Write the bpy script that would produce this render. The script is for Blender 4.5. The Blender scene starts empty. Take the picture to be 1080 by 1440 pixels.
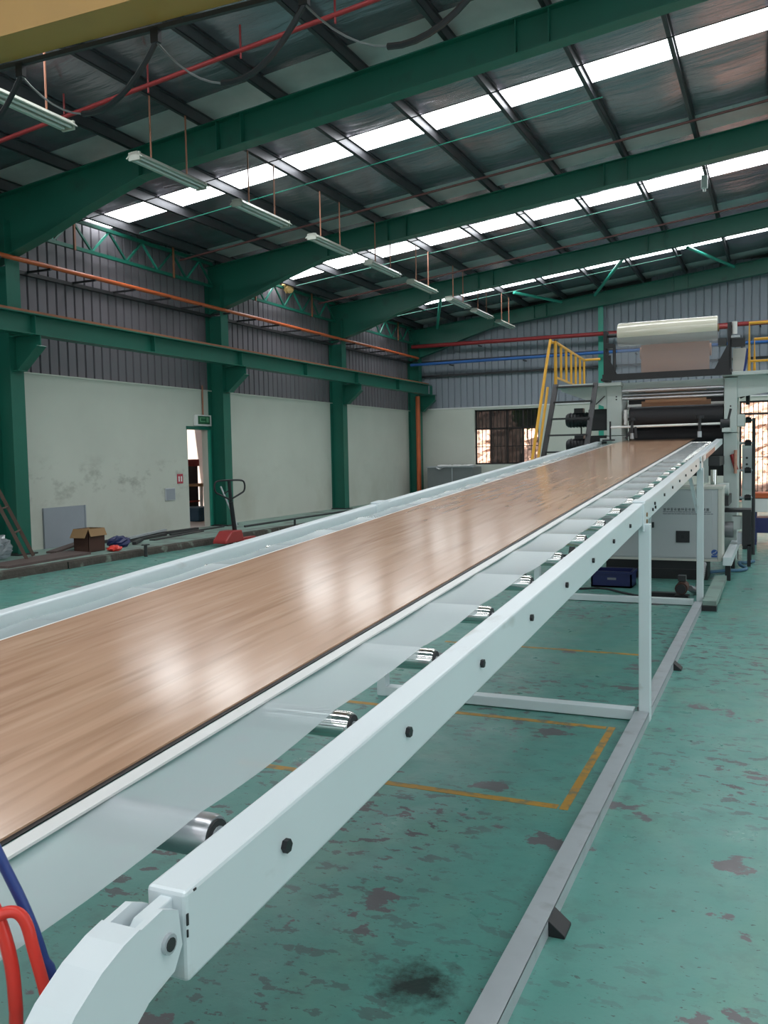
import bpy, bmesh, math, random
from mathutils import Vector, Matrix
random.seed(7)
SC = bpy.context.scene
COL = SC.collection
R = math.radians

# ------------------------------------------------------------------ camera
cam = bpy.data.cameras.new('camera'); camo = bpy.data.objects.new('camera', cam); COL.objects.link(camo)
cam.sensor_fit = 'VERTICAL'; cam.sensor_height = 36.0; cam.lens = 1257.7/1440*36
cam.clip_start = 0.05; cam.clip_end = 200
def cam_matrix(yaw, pitch, roll, loc):
    f = Vector((-math.sin(yaw)*math.cos(pitch), math.cos(yaw)*math.cos(pitch), math.sin(pitch)))
    r = Vector((math.cos(yaw), math.sin(yaw), 0)); u = r.cross(f)
    r2 = r*math.cos(roll)+u*math.sin(roll); u2 = -r*math.sin(roll)+u*math.cos(roll)
    m = Matrix((r2, u2, -f)).transposed().to_4x4(); m.translation = loc
    return m
camo.matrix_world = cam_matrix(0.41556, -0.06301, -0.01989, Vector((0, 0, 1.6)))
SC.camera = camo

# ------------------------------------------------------------------ light and exposure
SC.view_settings.view_transform = 'Standard'; SC.view_settings.look = 'None'
SC.view_settings.gamma = 1.0; SC.view_settings.exposure = 0.0; SC.view_settings.use_curve_mapping = False
SKYLIGHT = 10.0        # daylight through the translucent roof sheets
w = bpy.data.worlds.new('overcast_sky'); SC.world = w; w.use_nodes = True
bg = w.node_tree.nodes['Background']; bg.inputs[0].default_value = (0.86, 0.93, 1.0, 1); bg.inputs[1].default_value = 2.2
sun = bpy.data.lights.new('sun', 'SUN'); suno = bpy.data.objects.new('sun', sun); COL.objects.link(suno)
sun.energy = 18.0; sun.angle = R(1.0); sun.color = (1.0, 0.9, 0.78)
suno.rotation_euler = Vector((0.10, 0.33, -0.94)).to_track_quat('-Z', 'Y').to_euler()

# ------------------------------------------------------------------ materials
def mat(name, col, rough=0.5, metal=0.0, var=0.0, vscale=4.0, bump=0.0, bscale=30.0, stretch=(1,1,1),
        dirt=None, dscale=3.0, dlo=0.55, dhi=0.7, damt=1.0, coat=0.0, spec=0.5, dstretch=(1,1,1)):
    m = bpy.data.materials.new(name); m.use_nodes = True
    nt = m.node_tree; N = nt.nodes; L = nt.links; b = N['Principled BSDF']
    b.inputs['Base Color'].default_value = (*col, 1); b.inputs['Roughness'].default_value = rough
    b.inputs['Metallic'].default_value = metal; b.inputs['Coat Weight'].default_value = coat
    b.inputs['Specular IOR Level'].default_value = spec
    if not (var or bump or dirt): return m
    g = N.new('ShaderNodeNewGeometry')
    def noise(scale, st, detail=4.0):
        mp = N.new('ShaderNodeMapping'); mp.inputs['Scale'].default_value = st; L.new(g.outputs['Position'], mp.inputs['Vector'])
        n = N.new('ShaderNodeTexNoise'); n.inputs['Scale'].default_value = scale; n.inputs['Detail'].default_value = detail
        L.new(mp.outputs[0], n.inputs['Vector']); return n
    last = None
    if var:
        n = noise(vscale, stretch); mx = N.new('ShaderNodeMix'); mx.data_type = 'RGBA'
        mx.inputs[6].default_value = (*[c*(1-var) for c in col], 1); mx.inputs[7].default_value = (*[min(1, c*(1+var)) for c in col], 1)
        L.new(n.outputs['Fac'], mx.inputs[0]); last = mx.outputs[2]
    if dirt:
        n = noise(dscale, dstretch, 6.0); mr = N.new('ShaderNodeMapRange')
        mr.inputs[1].default_value = dlo; mr.inputs[2].default_value = dhi; mr.inputs[4].default_value = damt
        L.new(n.outputs['Fac'], mr.inputs[0]); mx = N.new('ShaderNodeMix'); mx.data_type = 'RGBA'
        if last: L.new(last, mx.inputs[6])
        else: mx.inputs[6].default_value = (*col, 1)
        mx.inputs[7].default_value = (*dirt, 1); L.new(mr.outputs[0], mx.inputs[0]); last = mx.outputs[2]
    if last: L.new(last, b.inputs['Base Color'])
    if bump:
        n = noise(bscale, stretch); bp = N.new('ShaderNodeBump'); bp.inputs['Strength'].default_value = bump
        bp.inputs['Distance'].default_value = 0.02; L.new(n.outputs['Fac'], bp.inputs['Height']); L.new(bp.outputs[0], b.inputs['Normal'])
    return m

def mat_emit(name, col, s):
    m = bpy.data.materials.new(name); m.use_nodes = True; nt = m.node_tree; N = nt.nodes
    b = N['Principled BSDF']; b.inputs['Base Color'].default_value = (0.8, 0.8, 0.8, 1)
    b.inputs['Emission Color'].default_value = (*col, 1); b.inputs['Emission Strength'].default_value = s
    return m

def mat_clear(name, tint, gloss_fac, milk, milk_col=(0.8, 0.86, 0.88), rough=0.1):
    """thin film or pane: clear share, milky diffuse share, gloss on top"""
    m = bpy.data.materials.new(name); m.use_nodes = True; nt = m.node_tree; N = nt.nodes; L = nt.links
    N.remove(N['Principled BSDF']); out = N['Material Output']
    t = N.new('ShaderNodeBsdfTransparent'); t.inputs[0].default_value = (*tint, 1)
    d = N.new('ShaderNodeBsdfDiffuse'); d.inputs[0].default_value = (*milk_col, 1)
    tr = N.new('ShaderNodeBsdfTranslucent'); tr.inputs[0].default_value = (*milk_col, 1)
    dm = N.new('ShaderNodeMixShader'); dm.inputs[0].default_value = 0.35; L.new(d.outputs[0], dm.inputs[1]); L.new(tr.outputs[0], dm.inputs[2])
    a = N.new('ShaderNodeMixShader'); a.inputs[0].default_value = milk; L.new(t.outputs[0], a.inputs[1]); L.new(dm.outputs[0], a.inputs[2])
    gl = N.new('ShaderNodeBsdfGlossy'); gl.inputs['Roughness'].default_value = rough
    lw = N.new('ShaderNodeLayerWeight'); lw.inputs[0].default_value = .5
    pw = N.new('ShaderNodeMath'); pw.operation = 'POWER'; pw.inputs[1].default_value = 5.0; L.new(lw.outputs['Facing'], pw.inputs[0])
    mu = N.new('ShaderNodeMath'); mu.operation = 'MULTIPLY_ADD'; mu.inputs[1].default_value = .9*gloss_fac; mu.inputs[2].default_value = .045*gloss_fac; L.new(pw.outputs[0], mu.inputs[0])
    c = N.new('ShaderNodeMixShader'); L.new(mu.outputs[0], c.inputs[0]); L.new(a.outputs[0], c.inputs[1]); L.new(gl.outputs[0], c.inputs[2])
    L.new(c.outputs[0], out.inputs[0]); return m

def mat_floor():
    m = bpy.data.materials.new('worn_green_epoxy'); m.use_nodes = True; nt = m.node_tree; N = nt.nodes; L = nt.links
    b = N['Principled BSDF']; g = N.new('ShaderNodeNewGeometry')
    def noise(scale, st=(1, 1, 1), det=4, rough=0.55, off=(0, 0, 0)):
        mp = N.new('ShaderNodeMapping'); mp.inputs['Scale'].default_value = st; mp.inputs['Location'].default_value = off
        L.new(g.outputs['Position'], mp.inputs['Vector']); n = N.new('ShaderNodeTexNoise')
        n.inputs['Scale'].default_value = scale; n.inputs['Detail'].default_value = det; n.inputs['Roughness'].default_value = rough
        L.new(mp.outputs[0], n.inputs['Vector']); return n.outputs['Fac']
    def rng(f, a, b_, lo=0., hi=1.):
        r = N.new('ShaderNodeMapRange'); r.inputs[1].default_value = a; r.inputs[2].default_value = b_
        r.inputs[3].default_value = lo; r.inputs[4].default_value = hi; L.new(f, r.inputs[0]); return r.outputs[0]
    def mix(f, A, B):
        x = N.new('ShaderNodeMix'); x.data_type = 'RGBA'; L.new(f, x.inputs[0])
        for i, v in ((6, A), (7, B)):
            if isinstance(v, tuple): x.inputs[i].default_value = (*v, 1)
            else: L.new(v, x.inputs[i])
        return x.outputs[2]
    def mul(a, b_):
        x = N.new('ShaderNodeMath'); x.operation = 'MULTIPLY'; L.new(a, x.inputs[0]); L.new(b_, x.inputs[1]); return x.outputs[0]
    base = mix(noise(0.9, det=3), (0.078, 0.258, 0.220), (0.128, 0.345, 0.305))
    base = mix(rng(noise(2.5, (1, .6, 1), off=(3, 5, 0)), 0.5, 0.75, 0, .5), base, (0.17, 0.33, 0.24))
    # scuffed grey film of wear
    base = mix(rng(noise(7, (1, 1, 1), 6, .7, (9, 1, 0)), 0.5, 0.8, 0, .55), base, (0.085, 0.16, 0.145))
    zone = rng(noise(0.55, (1, .8, 1), 2, .5, (1.7, 4.2, 0)), 0.40, 0.58)
    chips = mul(rng(noise(9, (1, 1.6, 1), 5, .62, (4, 8, 0)), 0.562, 0.58), zone)
    small = rng(noise(26, (1, 1.8, 1), 4, .6), 0.645, 0.668, 0, .9)
    big = rng(noise(2.4, (1, 1.2, 1), 6, .62, (7.3, 2.1, 0)), 0.62, 0.635)
    base = mix(small, base, (0.06, 0.09, 0.085))
    base = mix(chips, base, (0.085, 0.078, 0.088))
    base = mix(big, base, (0.125, 0.115, 0.125))
    # one oil stain near the front
    mp = N.new('ShaderNodeMapping'); mp.inputs['Location'].default_value = (0.99*4.2, -2.416*4.2, 0); mp.inputs['Scale'].default_value = (4.2, 4.2, 0)
    L.new(g.outputs['Position'], mp.inputs['Vector']); ln = N.new('ShaderNodeVectorMath'); ln.operation = 'LENGTH'; L.new(mp.outputs[0], ln.inputs[0])
    ad = N.new('ShaderNodeMath'); ad.operation = 'ADD'; L.new(ln.outputs['Value'], ad.inputs[0]); L.new(rng(noise(16, det=7, rough=.7), .3, .7, -.25, .35), ad.inputs[1])
    base = mix(rng(ad.outputs[0], .2, .7, .95, 0), base, (0.022, 0.03, 0.028))
    L.new(base, b.inputs['Base Color'])
    L.new(rng(noise(5, det=5), .3, .75, .26, .5), b.inputs['Roughness'])
    bp = N.new('ShaderNodeBump'); bp.inputs['Strength'].default_value = .15; bp.inputs['Distance'].default_value = .01
    L.new(noise(18), bp.inputs['Height']); L.new(bp.outputs[0], b.inputs['Normal'])
    return m

def mat_wood():
    m = bpy.data.materials.new('oak_print_vinyl'); m.use_nodes = True; nt = m.node_tree; N = nt.nodes; L = nt.links
    b = N['Principled BSDF']; g = N.new('ShaderNodeNewGeometry')
    def noise(scale, st, det=5, off=(0, 0, 0)):
        mp = N.new('ShaderNodeMapping'); mp.inputs['Scale'].default_value = st; mp.inputs['Location'].default_value = off
        L.new(g.outputs['Position'], mp.inputs['Vector']); n = N.new('ShaderNodeTexNoise')
        n.inputs['Scale'].default_value = scale; n.inputs['Detail'].default_value = det; n.inputs['Distortion'].default_value = .3
        L.new(mp.outputs[0], n.inputs['Vector']); return n.outputs['Fac']
    def mix(f, A, B):
        x = N.new('ShaderNodeMix'); x.data_type = 'RGBA'; L.new(f, x.inputs[0])
        for i, v in ((6, A), (7, B)):
            if isinstance(v, tuple): x.inputs[i].default_value = (*v, 1)
            else: L.new(v, x.inputs[i])
        return x.outputs[2]
    def rng(f, a, b_, lo=0., hi=1.):
        r = N.new('ShaderNodeMapRange'); r.inputs[1].default_value = a; r.inputs[2].default_value = b_
        r.inputs[3].default_value = lo; r.inputs[4].default_value = hi; L.new(f, r.inputs[0]); return r.outputs[0]
    c = mix(noise(6, (1, .10, 1), 3), (0.47, 0.265, 0.165), (0.70, 0.46, 0.32))
    c = mix(rng(noise(20, (1, .05, 1), 2, (3, 1, 0)), .48, .72, 0, .6), c, (0.33, 0.175, 0.100))
    c = mix(rng(noise(36, (1, .04, 1), 1, (5, 2, 0)), .5, .7, 0, .4), c, (0.72, 0.49, 0.35))
    L.new(c, b.inputs['Base Color'])
    b.inputs['Roughness'].default_value = 0.155; b.inputs['IOR'].default_value = 1.62
    return m

def mat_plaster():
    m = mat('stained_plaster', (0.56, 0.58, 0.52), .85, var=.08, vscale=1.2)
    nt = m.node_tree; N = nt.nodes; L = nt.links; b = N['Principled BSDF']; src = b.inputs['Base Color'].links[0].from_socket
    g = N.new('ShaderNodeNewGeometry'); sp = N.new('ShaderNodeSeparateXYZ'); L.new(g.outputs['Position'], sp.inputs[0])
    def band(a, c, d, e):   # rises a..c, falls d..e in height
        r1 = N.new('ShaderNodeMapRange'); r1.inputs[1].default_value = a; r1.inputs[2].default_value = c; L.new(sp.outputs[2], r1.inputs[0])
        r2 = N.new('ShaderNodeMapRange'); r2.inputs[1].default_value = d; r2.inputs[2].default_value = e; r2.inputs[3].default_value = 1; r2.inputs[4].default_value = 0; L.new(sp.outputs[2], r2.inputs[0])
        x = N.new('ShaderNodeMath'); x.operation = 'MULTIPLY'; L.new(r1.outputs[0], x.inputs[0]); L.new(r2.outputs[0], x.inputs[1]); return x.outputs[0]
    def smear(scale, lo, hi, st, amt, bd, col, src):
        mp = N.new('ShaderNodeMapping'); mp.inputs['Scale'].default_value = st; L.new(g.outputs['Position'], mp.inputs['Vector'])
        n = N.new('ShaderNodeTexNoise'); n.inputs['Scale'].default_value = scale; n.inputs['Detail'].default_value = 7; n.inputs['Roughness'].default_value = .65; L.new(mp.outputs[0], n.inputs['Vector'])
        r = N.new('ShaderNodeMapRange'); r.inputs[1].default_value = lo; r.inputs[2].default_value = hi; r.inputs[4].default_value = amt; L.new(n.outputs['Fac'], r.inputs[0])
        x = N.new('ShaderNodeMath'); x.operation = 'MULTIPLY'; L.new(r.outputs[0], x.inputs[0]); L.new(bd, x.inputs[1])
        mx = N.new('ShaderNodeMix'); mx.data_type = 'RGBA'; L.new(x.outputs[0], mx.inputs[0]); L.new(src, mx.inputs[6]); mx.inputs[7].default_value = (*col, 1); return mx.outputs[2]
    ry = N.new('ShaderNodeMapRange'); ry.inputs[1].default_value = 15.4; ry.inputs[2].default_value = 16.4; ry.inputs[3].default_value = 1; ry.inputs[4].default_value = .12
    L.new(sp.outputs[1], ry.inputs[0]); by = N.new('ShaderNodeMath'); by.operation = 'MULTIPLY'; L.new(ry.outputs[0], by.inputs[0]); L.new(band(.75, 1.05, 1.35, 1.75), by.inputs[1])
    src = smear(2.0, .52, .74, (1, .8, 1.4), .85, by.outputs[0], (0.20, 0.20, 0.17), src)
    src = smear(.8, .45, .75, (1, 1, .6), .45, band(.1, .2, .7, 1.3), (0.36, 0.35, 0.27), src)
    L.new(src, b.inputs['Base Color']); return m

M = {}
M['floor'] = mat_floor(); M['wood'] = mat_wood(); M['plaster'] = mat_plaster()
M['platform_top'] = mat('worn_platform_paint', (0.23, 0.34, 0.30), .55, var=.15, dirt=(0.13, 0.13, 0.12), dscale=2.2, dlo=.5, dhi=.68, damt=.8)
M['platform_edge'] = mat('broken_concrete_edge', (0.075, 0.065, 0.055), .9, var=.4, vscale=9, bump=.6, bscale=20, dirt=(0.2, 0.24, 0.2), dscale=4, dlo=.58, dhi=.7)
M['yellow_line'] = mat('worn_yellow_paint', (0.48, 0.25, 0.035), .5, var=.2, dirt=(0.15, 0.17, 0.12), dscale=14, dlo=.48, dhi=.62, damt=.8)
M['green'] = mat('green_gloss_paint', (0.011, 0.135, 0.094), .42, var=.18, vscale=1.5, dirt=(0.02, 0.06, 0.045), dscale=3, dlo=.6, dhi=.8, damt=.6)
M['green_light'] = mat('teal_green_paint', (0.03, 0.30, 0.22), .4, var=.12)
M['white'] = mat('white_gloss_enamel', (0.72, 0.79, 0.82), .28, var=.04, vscale=3, dirt=(0.28, 0.24, 0.18), dscale=6, dlo=.66, dhi=.8, damt=.6, dstretch=(1, .5, 1))
M['white_side'] = M['white']
M['chrome'] = mat('polished_chrome', (0.78, 0.77, 0.75), .12, 1.0)
M['roller_grey'] = mat('brushed_roller', (0.5, 0.5, 0.52), .3, .9)
M['black'] = mat('black_paint', (0.012, 0.012, 0.015), .45)
M['rubber'] = mat('black_rubber', (0.018, 0.018, 0.022), .62, var=.15)
M['dark'] = mat('dark_steel', (0.03, 0.03, 0.033), .5, var=.25, vscale=6)
M['galv'] = mat('galvanised_steel', (0.46, 0.49, 0.52), .38, .2, var=.12, vscale=7, dirt=(0.25, 0.25, 0.25), dscale=9, dlo=.55, dhi=.75, damt=.5)
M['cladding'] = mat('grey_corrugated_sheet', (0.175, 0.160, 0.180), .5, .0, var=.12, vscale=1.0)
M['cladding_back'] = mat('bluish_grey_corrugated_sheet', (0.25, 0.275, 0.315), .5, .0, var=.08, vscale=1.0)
M['foil'] = mat('foil_roof_insulation', (0.37, 0.335, 0.385), .25, .75, var=.45, vscale=1.4, bump=.8, bscale=2.6, stretch=(.5, 2.2, 1))
M['lap'] = mat('pale_roof_sheet', (0.55, 0.55, 0.55), .4, .2, var=.2, vscale=3, bump=.3, bscale=5)
M['purlin'] = mat('grey_purlin_steel', (0.10, 0.10, 0.11), .45, .5, var=.2)
M['skylight'] = mat_emit('daylit_roof_sheet', (0.95, 0.98, 1.0), SKYLIGHT)
M['crane_yellow'] = mat('crane_yellow_paint', (0.50, 0.27, 0.07), .5, var=.08, dirt=(0.28, 0.16, 0.06), dscale=2, dlo=.55, dhi=.8, damt=.5)
M['yellow'] = mat('yellow_paint', (0.70, 0.36, 0.03), .4, var=.1, vscale=5)
M['orange_pipe'] = mat('orange_red_paint', (0.55, 0.115, 0.035), .45, var=.18, vscale=3)
M['rust'] = mat('rusty_rail', (0.32, 0.12, 0.06), .6, var=.3, vscale=8)
M['red_pipe'] = mat('dark_red_paint', (0.30, 0.025, 0.028), .4, var=.12)
M['pipe_dim'] = mat('dull_red_brown_pipe_paint', (0.09, 0.03, 0.028), .5)
M['tan'] = mat('tan_cloth', (0.55, 0.36, 0.14), .8)
M['blue_pipe'] = mat('blue_paint', (0.03, 0.13, 0.40), .4, var=.1)
M['copper'] = mat('brown_rod_paint', (0.36, 0.15, 0.09), .5)
M['lamp'] = mat('lamp_housing', (0.46, 0.48, 0.42), .4)
M['tube'] = mat('unlit_tube_glass', (0.75, 0.77, 0.75), .2)
M['cab'] = mat('grey_white_cabinet_paint', (0.50, 0.52, 0.54), .45, var=.03)
M['cab_trim'] = mat('cream_cabinet_trim', (0.60, 0.59, 0.54), .45)
M['machine'] = mat('pale_machine_paint', (0.54, 0.60, 0.58), .42, var=.05, vscale=3)
M['film'] = mat_clear('milky_plastic_film', (0.92, 0.96, 0.97), 1.0, .72, (0.64, 0.725, 0.755), rough=.24)
M['film_roll'] = mat('wound_clear_film', (0.66, 0.63, 0.52), .16, var=.05, vscale=3, stretch=(.2, 4, 4), coat=.6)
M['film_web'] = mat_clear('hanging_clear_film', (0.90, 0.92, 0.95), 1.0, .35, (0.42, 0.45, 0.52), .18)
M['brown_web'] = mat('brown_printed_film', (0.55, 0.27, 0.14), .35)
M['pane'] = mat_clear('tinted_window_glass', (0.15, 0.16, 0.17), .8, .05, (0.3, 0.33, 0.35), .05)
M['bar'] = mat('dark_window_bar', (0.022, 0.018, 0.018), .6)
M['rubble'] = mat('sunlit_pink_brick_rubble', (0.52, 0.33, 0.26), .9, var=.45, vscale=9, bump=1.0, bscale=7, stretch=(1, 1, 1.6), dirt=(0.12, 0.07, 0.05), dscale=6, dlo=.55, dhi=.62, damt=.9)
M['leaf'] = mat('green_leaf', (0.09, 0.22, 0.03), .5, var=.3, vscale=10)
M['ground'] = mat('outdoor_concrete', (0.45, 0.42, 0.38), .9, var=.15)
M['card_out'] = mat('cardboard', (0.30, 0.18, 0.085), .8, var=.08)
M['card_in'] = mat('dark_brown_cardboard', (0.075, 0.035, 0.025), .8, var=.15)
M['board'] = mat('brown_floor_board', (0.11, 0.075, 0.07), .6, var=.2)
M['red'] = mat('red_paint', (0.34, 0.03, 0.03), .4, var=.1)
M['redhose'] = mat('red_air_hose', (0.75, 0.045, 0.03), .3)
M['bluehose'] = mat('blue_air_hose', (0.025, 0.055, 0.24), .3)
M['blue'] = mat('navy_plastic', (0.012, 0.018, 0.10), .4)
M['bluebox'] = mat('blue_plastic', (0.04, 0.13, 0.22), .5)
M['grey_panel'] = mat('grey_wall_patch', (0.30, 0.33, 0.37), .6, var=.06)
M['ladder_wood'] = mat('brown_bamboo', (0.10, 0.06, 0.045), .6, var=.2)
M['tank'] = mat('dull_sheet_metal', (0.22, 0.23, 0.24), .4, .5, var=.15, vscale=2)
M['plastic_white'] = mat('white_plastic', (0.75, 0.75, 0.74), .4)
M['sign_green'] = mat('exit_sign_green', (0.02, 0.12, 0.055), .4)
M['sign_light'] = mat('exit_sign_pale', (0.15, 0.38, 0.22), .4)
M['sign_red'] = mat('fire_sign_red', (0.45, 0.05, 0.08), .4)
M['ink'] = mat('dark_print', (0.05, 0.055, 0.07), .6)
M['ink_soft'] = mat('grey_print', (0.20, 0.21, 0.24), .6)
M['logo_blue'] = mat('blue_print', (0.03, 0.09, 0.32), .5)
M['pinkwall'] = mat('pinkish_plaster', (0.66, 0.60, 0.58), .85, var=.06)
M['salmon'] = mat('salmon_label', (0.62, 0.30, 0.22), .5, var=.3, vscale=30)
M['bag'] = mat_clear('crumpled_clear_bag', (0.9, 0.92, 0.95), 1.0, .5, (0.6, 0.64, 0.68), .12)
M['hinge_brass'] = mat('rust_stain', (0.22, 0.13, 0.05), .6)

# ------------------------------------------------------------------ mesh helpers
class MB:
    def __init__(s): s.v = []; s.f = []
    def add(s, vs, fs):
        o = len(s.v); s.v += [Vector(v) for v in vs]; s.f += [tuple(i+o for i in f) for f in fs]; return s
    def box(s, x0, x1, y0, y1, z0, z1):
        vs = [(x, y, z) for z in (z0, z1) for y in (y0, y1) for x in (x0, x1)]
        return s.add(vs, [(0, 2, 3, 1), (4, 5, 7, 6), (0, 1, 5, 4), (2, 6, 7, 3), (0, 4, 6, 2), (1, 3, 7, 5)])
    def bar(s, p, q, a, b, up=(0, 0, 1)):
        p, q = Vector(p), Vector(q); d = (q-p).normalized(); u = Vector(up)
        if abs(d.dot(u)) > .98: u = Vector((0, 1, 0))
        sx = d.cross(u).normalized()*a/2; sz = sx.cross(d).normalized()*b/2
        vs = [c+i*sx+j*sz for c in (p, q) for i, j in ((-1, -1), (1, -1), (1, 1), (-1, 1))]
        return s.add(vs, [(0, 1, 2, 3), (7, 6, 5, 4), (0, 4, 5, 1), (1, 5, 6, 2), (2, 6, 7, 3), (3, 7, 4, 0)])
    def tube(s, pts, r, n=8, caps=True):
        P = [Vector(p) for p in pts]; m = len(P); rr = r if isinstance(r, (list, tuple)) else [r]*m
        vs = []; prev = None
        for i, p in enumerate(P):
            t = (P[min(i+1, m-1)]-P[max(i-1, 0)]).normalized()
            if prev is None:
                a = Vector((0, 0, 1)) if abs(t.z) < .9 else Vector((1, 0, 0))
                e = t.cross(a).normalized()
            else:
                e = (prev-t*prev.dot(t)).normalized()
            prev = e; f = t.cross(e)
            vs += [p+rr[i]*(math.cos(2*math.pi*k/n)*e+math.sin(2*math.pi*k/n)*f) for k in range(n)]
        fs = [(i*n+k, i*n+(k+1) % n, (i+1)*n+(k+1) % n, (i+1)*n+k) for i in range(m-1) for k in range(n)]
        if caps: fs += [tuple(range(n-1, -1, -1)), tuple((m-1)*n+k for k in range(n))]
        return s.add(vs, fs)
    def cyl(s, p, q, r, n=16, r2=None): return s.tube([p, q], [r, r if r2 is None else r2], n)
    def prism(s, poly, axis, a, b):
        """poly: 2-D points in the two other axes, extruded along axis from a to b"""
        def pt(u, v, w):
            return {'x': (w, u, v), 'y': (u, w, v), 'z': (u, v, w)}[axis]
        n = len(poly); vs = [pt(u, v, a) for u, v in poly]+[pt(u, v, b) for u, v in poly]
        fs = [tuple(range(n-1, -1, -1)), tuple(range(n, 2*n))]+[(i, (i+1) % n, n+(i+1) % n, n+i) for i in range(n)]
        return s.add(vs, fs)
    def grid(s, nu, nv, fn, thick=0.0):
        vs = [fn(i/nu, j/nv) for j in range(nv+1) for i in range(nu+1)]
        fs = [(j*(nu+1)+i, j*(nu+1)+i+1, (j+1)*(nu+1)+i+1, (j+1)*(nu+1)+i) for j in range(nv) for i in range(nu)]
        return s.add(vs, fs)
    def build(s, name, m, parent=None, smooth=False, bevel=0.0, loc=None):
        me = bpy.data.meshes.new(name)
        if parent is not None: o0 = wloc(parent)
        elif loc is not None: o0 = Vector(loc)
        else:
            xs = [v.x for v in s.v]; ys = [v.y for v in s.v]; zs = [v.z for v in s.v]
            o0 = Vector(((min(xs)+max(xs))/2, (min(ys)+max(ys))/2, min(zs)))
        me.from_pydata([v-o0 for v in s.v], [], s.f); me.update()
        bm = bmesh.new(); bm.from_mesh(me); bmesh.ops.recalc_face_normals(bm, faces=bm.faces); bm.to_mesh(me); bm.free()
        if smooth:
            me.polygons.foreach_set('use_smooth', [True]*len(me.polygons))
        me.materials.append(m)
        o = bpy.data.objects.new(name, me); COL.objects.link(o)
        if parent is not None: o.parent = parent
        else: o.location = o0
        if smooth:
            md = o.modifiers.new('edge', 'EDGE_SPLIT'); md.split_angle = R(40)
        if bevel:
            bv = o.modifiers.new('bevel', 'BEVEL'); bv.width = bevel; bv.segments = 2; bv.limit_method = 'ANGLE'
        return o
def wloc(o):
    l = Vector((0, 0, 0))
    while o is not None: l = l+o.location; o = o.parent
    return l
def tag(o, label=None, cat=None, group=None, kind=None):
    for k, v in (('label', label), ('category', cat), ('group', group), ('kind', kind)):
        if v: o[k] = v
    return o
def thing(name, loc, label, cat, group=None):
    o = bpy.data.objects.new(name, None); COL.objects.link(o); o.location = loc; o.empty_display_size = .1
    return tag(o, label, cat, group)
def copy_tree(root, label=None):
    r = root.copy(); COL.objects.link(r)
    for ch in list(root.children):
        c = ch.copy(); COL.objects.link(c); c.parent = r
        for g in list(ch.children):
            d = g.copy(); COL.objects.link(d); d.parent = c
    if label: r['label'] = label
    return r
def struct(o): o['kind'] = 'structure'; return o
def piece(mesh_obj, name, parent, loc):
    o = bpy.data.objects.new(name, mesh_obj.data); COL.objects.link(o); o.parent = parent; o.location = Vector(loc); return o

# ------------------------------------------------------------------ the building
XW = -11.5; YB = 28.7; FR = [10.80, 16.72, 22.60, 28.42]; BAY = 5.88
PLAT = 0.12
RIDGE = 2.2; XR = 2*RIDGE-XW
def zroof(x): return 7.28+.115*x if x <= RIDGE else 7.28+.115*(2*RIDGE-x)
fl = struct(MB().box(-9.8, XR, -13, YB+.2, -.2, 0).build('floor', M['floor']))
for i, (x0, x1, y0, y1) in enumerate([(-2.6, -.90, 3.895, 3.945), (-2.6, -.90, 5.14, 5.19), (-.89, -.85, 3.895, 5.19), (-2.6, -.93, 7.11, 7.16), (-2.24, -2.19, 9.7, 11.4)]):
    MB().box(x0, x1, y0, y1, 0, .0012).build('painted_line', M['yellow_line'], fl)
tr = struct(MB().box(XW-.0, -9.82, -13, YB, -.2, PLAT).build('trim_1', M['platform_top']))
# ragged edge of the raised strip, one kerb piece per casting
yy = -2.0
while yy < YB-1:
    ln = random.uniform(.7, 1.5); e = min(yy+ln-.01, YB-.05)
    n = 5
    poly = [(-9.83, 0.0), (-9.83, PLAT-.004)]
    mb = MB(); j = [random.uniform(-.025, .015) for _ in range(n+1)]
    mb.grid(n, 3, lambda u, v: (-9.82+.11*(1 if v < .99 else 0)*(1 if v < .4 else .92)+j[round(u*n)]*(1 if v < .99 else 0), yy+(e-yy)*u, [0, .06+j[round(u*n)]*.4, PLAT-.012, PLAT-.001][round(v*3)]))
    mb.build('kerb_piece', M['platform_edge'], tr); yy += ln

# left wall: plaster below, ribbed sheets above, one doorway
wl = MB()
DY0, DY1, DZ = 15.78, 16.52, 2.24
for a in [(-13, DY0, 0, 3.1), (DY1, YB, 0, 3.1), (DY0, DY1, DZ, 3.1)]:
    wl.box(XW-.15, XW, a[0], a[1], a[2], a[3])
wl = struct(wl.build('wall_left', M['plaster']))
MB().box(XW-.02, XW+.012, DY0-.03, DY1+.16, DZ-.0, DZ+.07).build('lintel', M['green'], wl)
MB().box(XW, XW+.05, DY1+.0, DY1+.06, PLAT, DZ).build('door_jamb', M['green_light'], wl)
MB().box(XW-.02, XW+.02, -13, YB, 3.085, 3.11).build('wall_cap', M['plaster'], wl)

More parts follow.
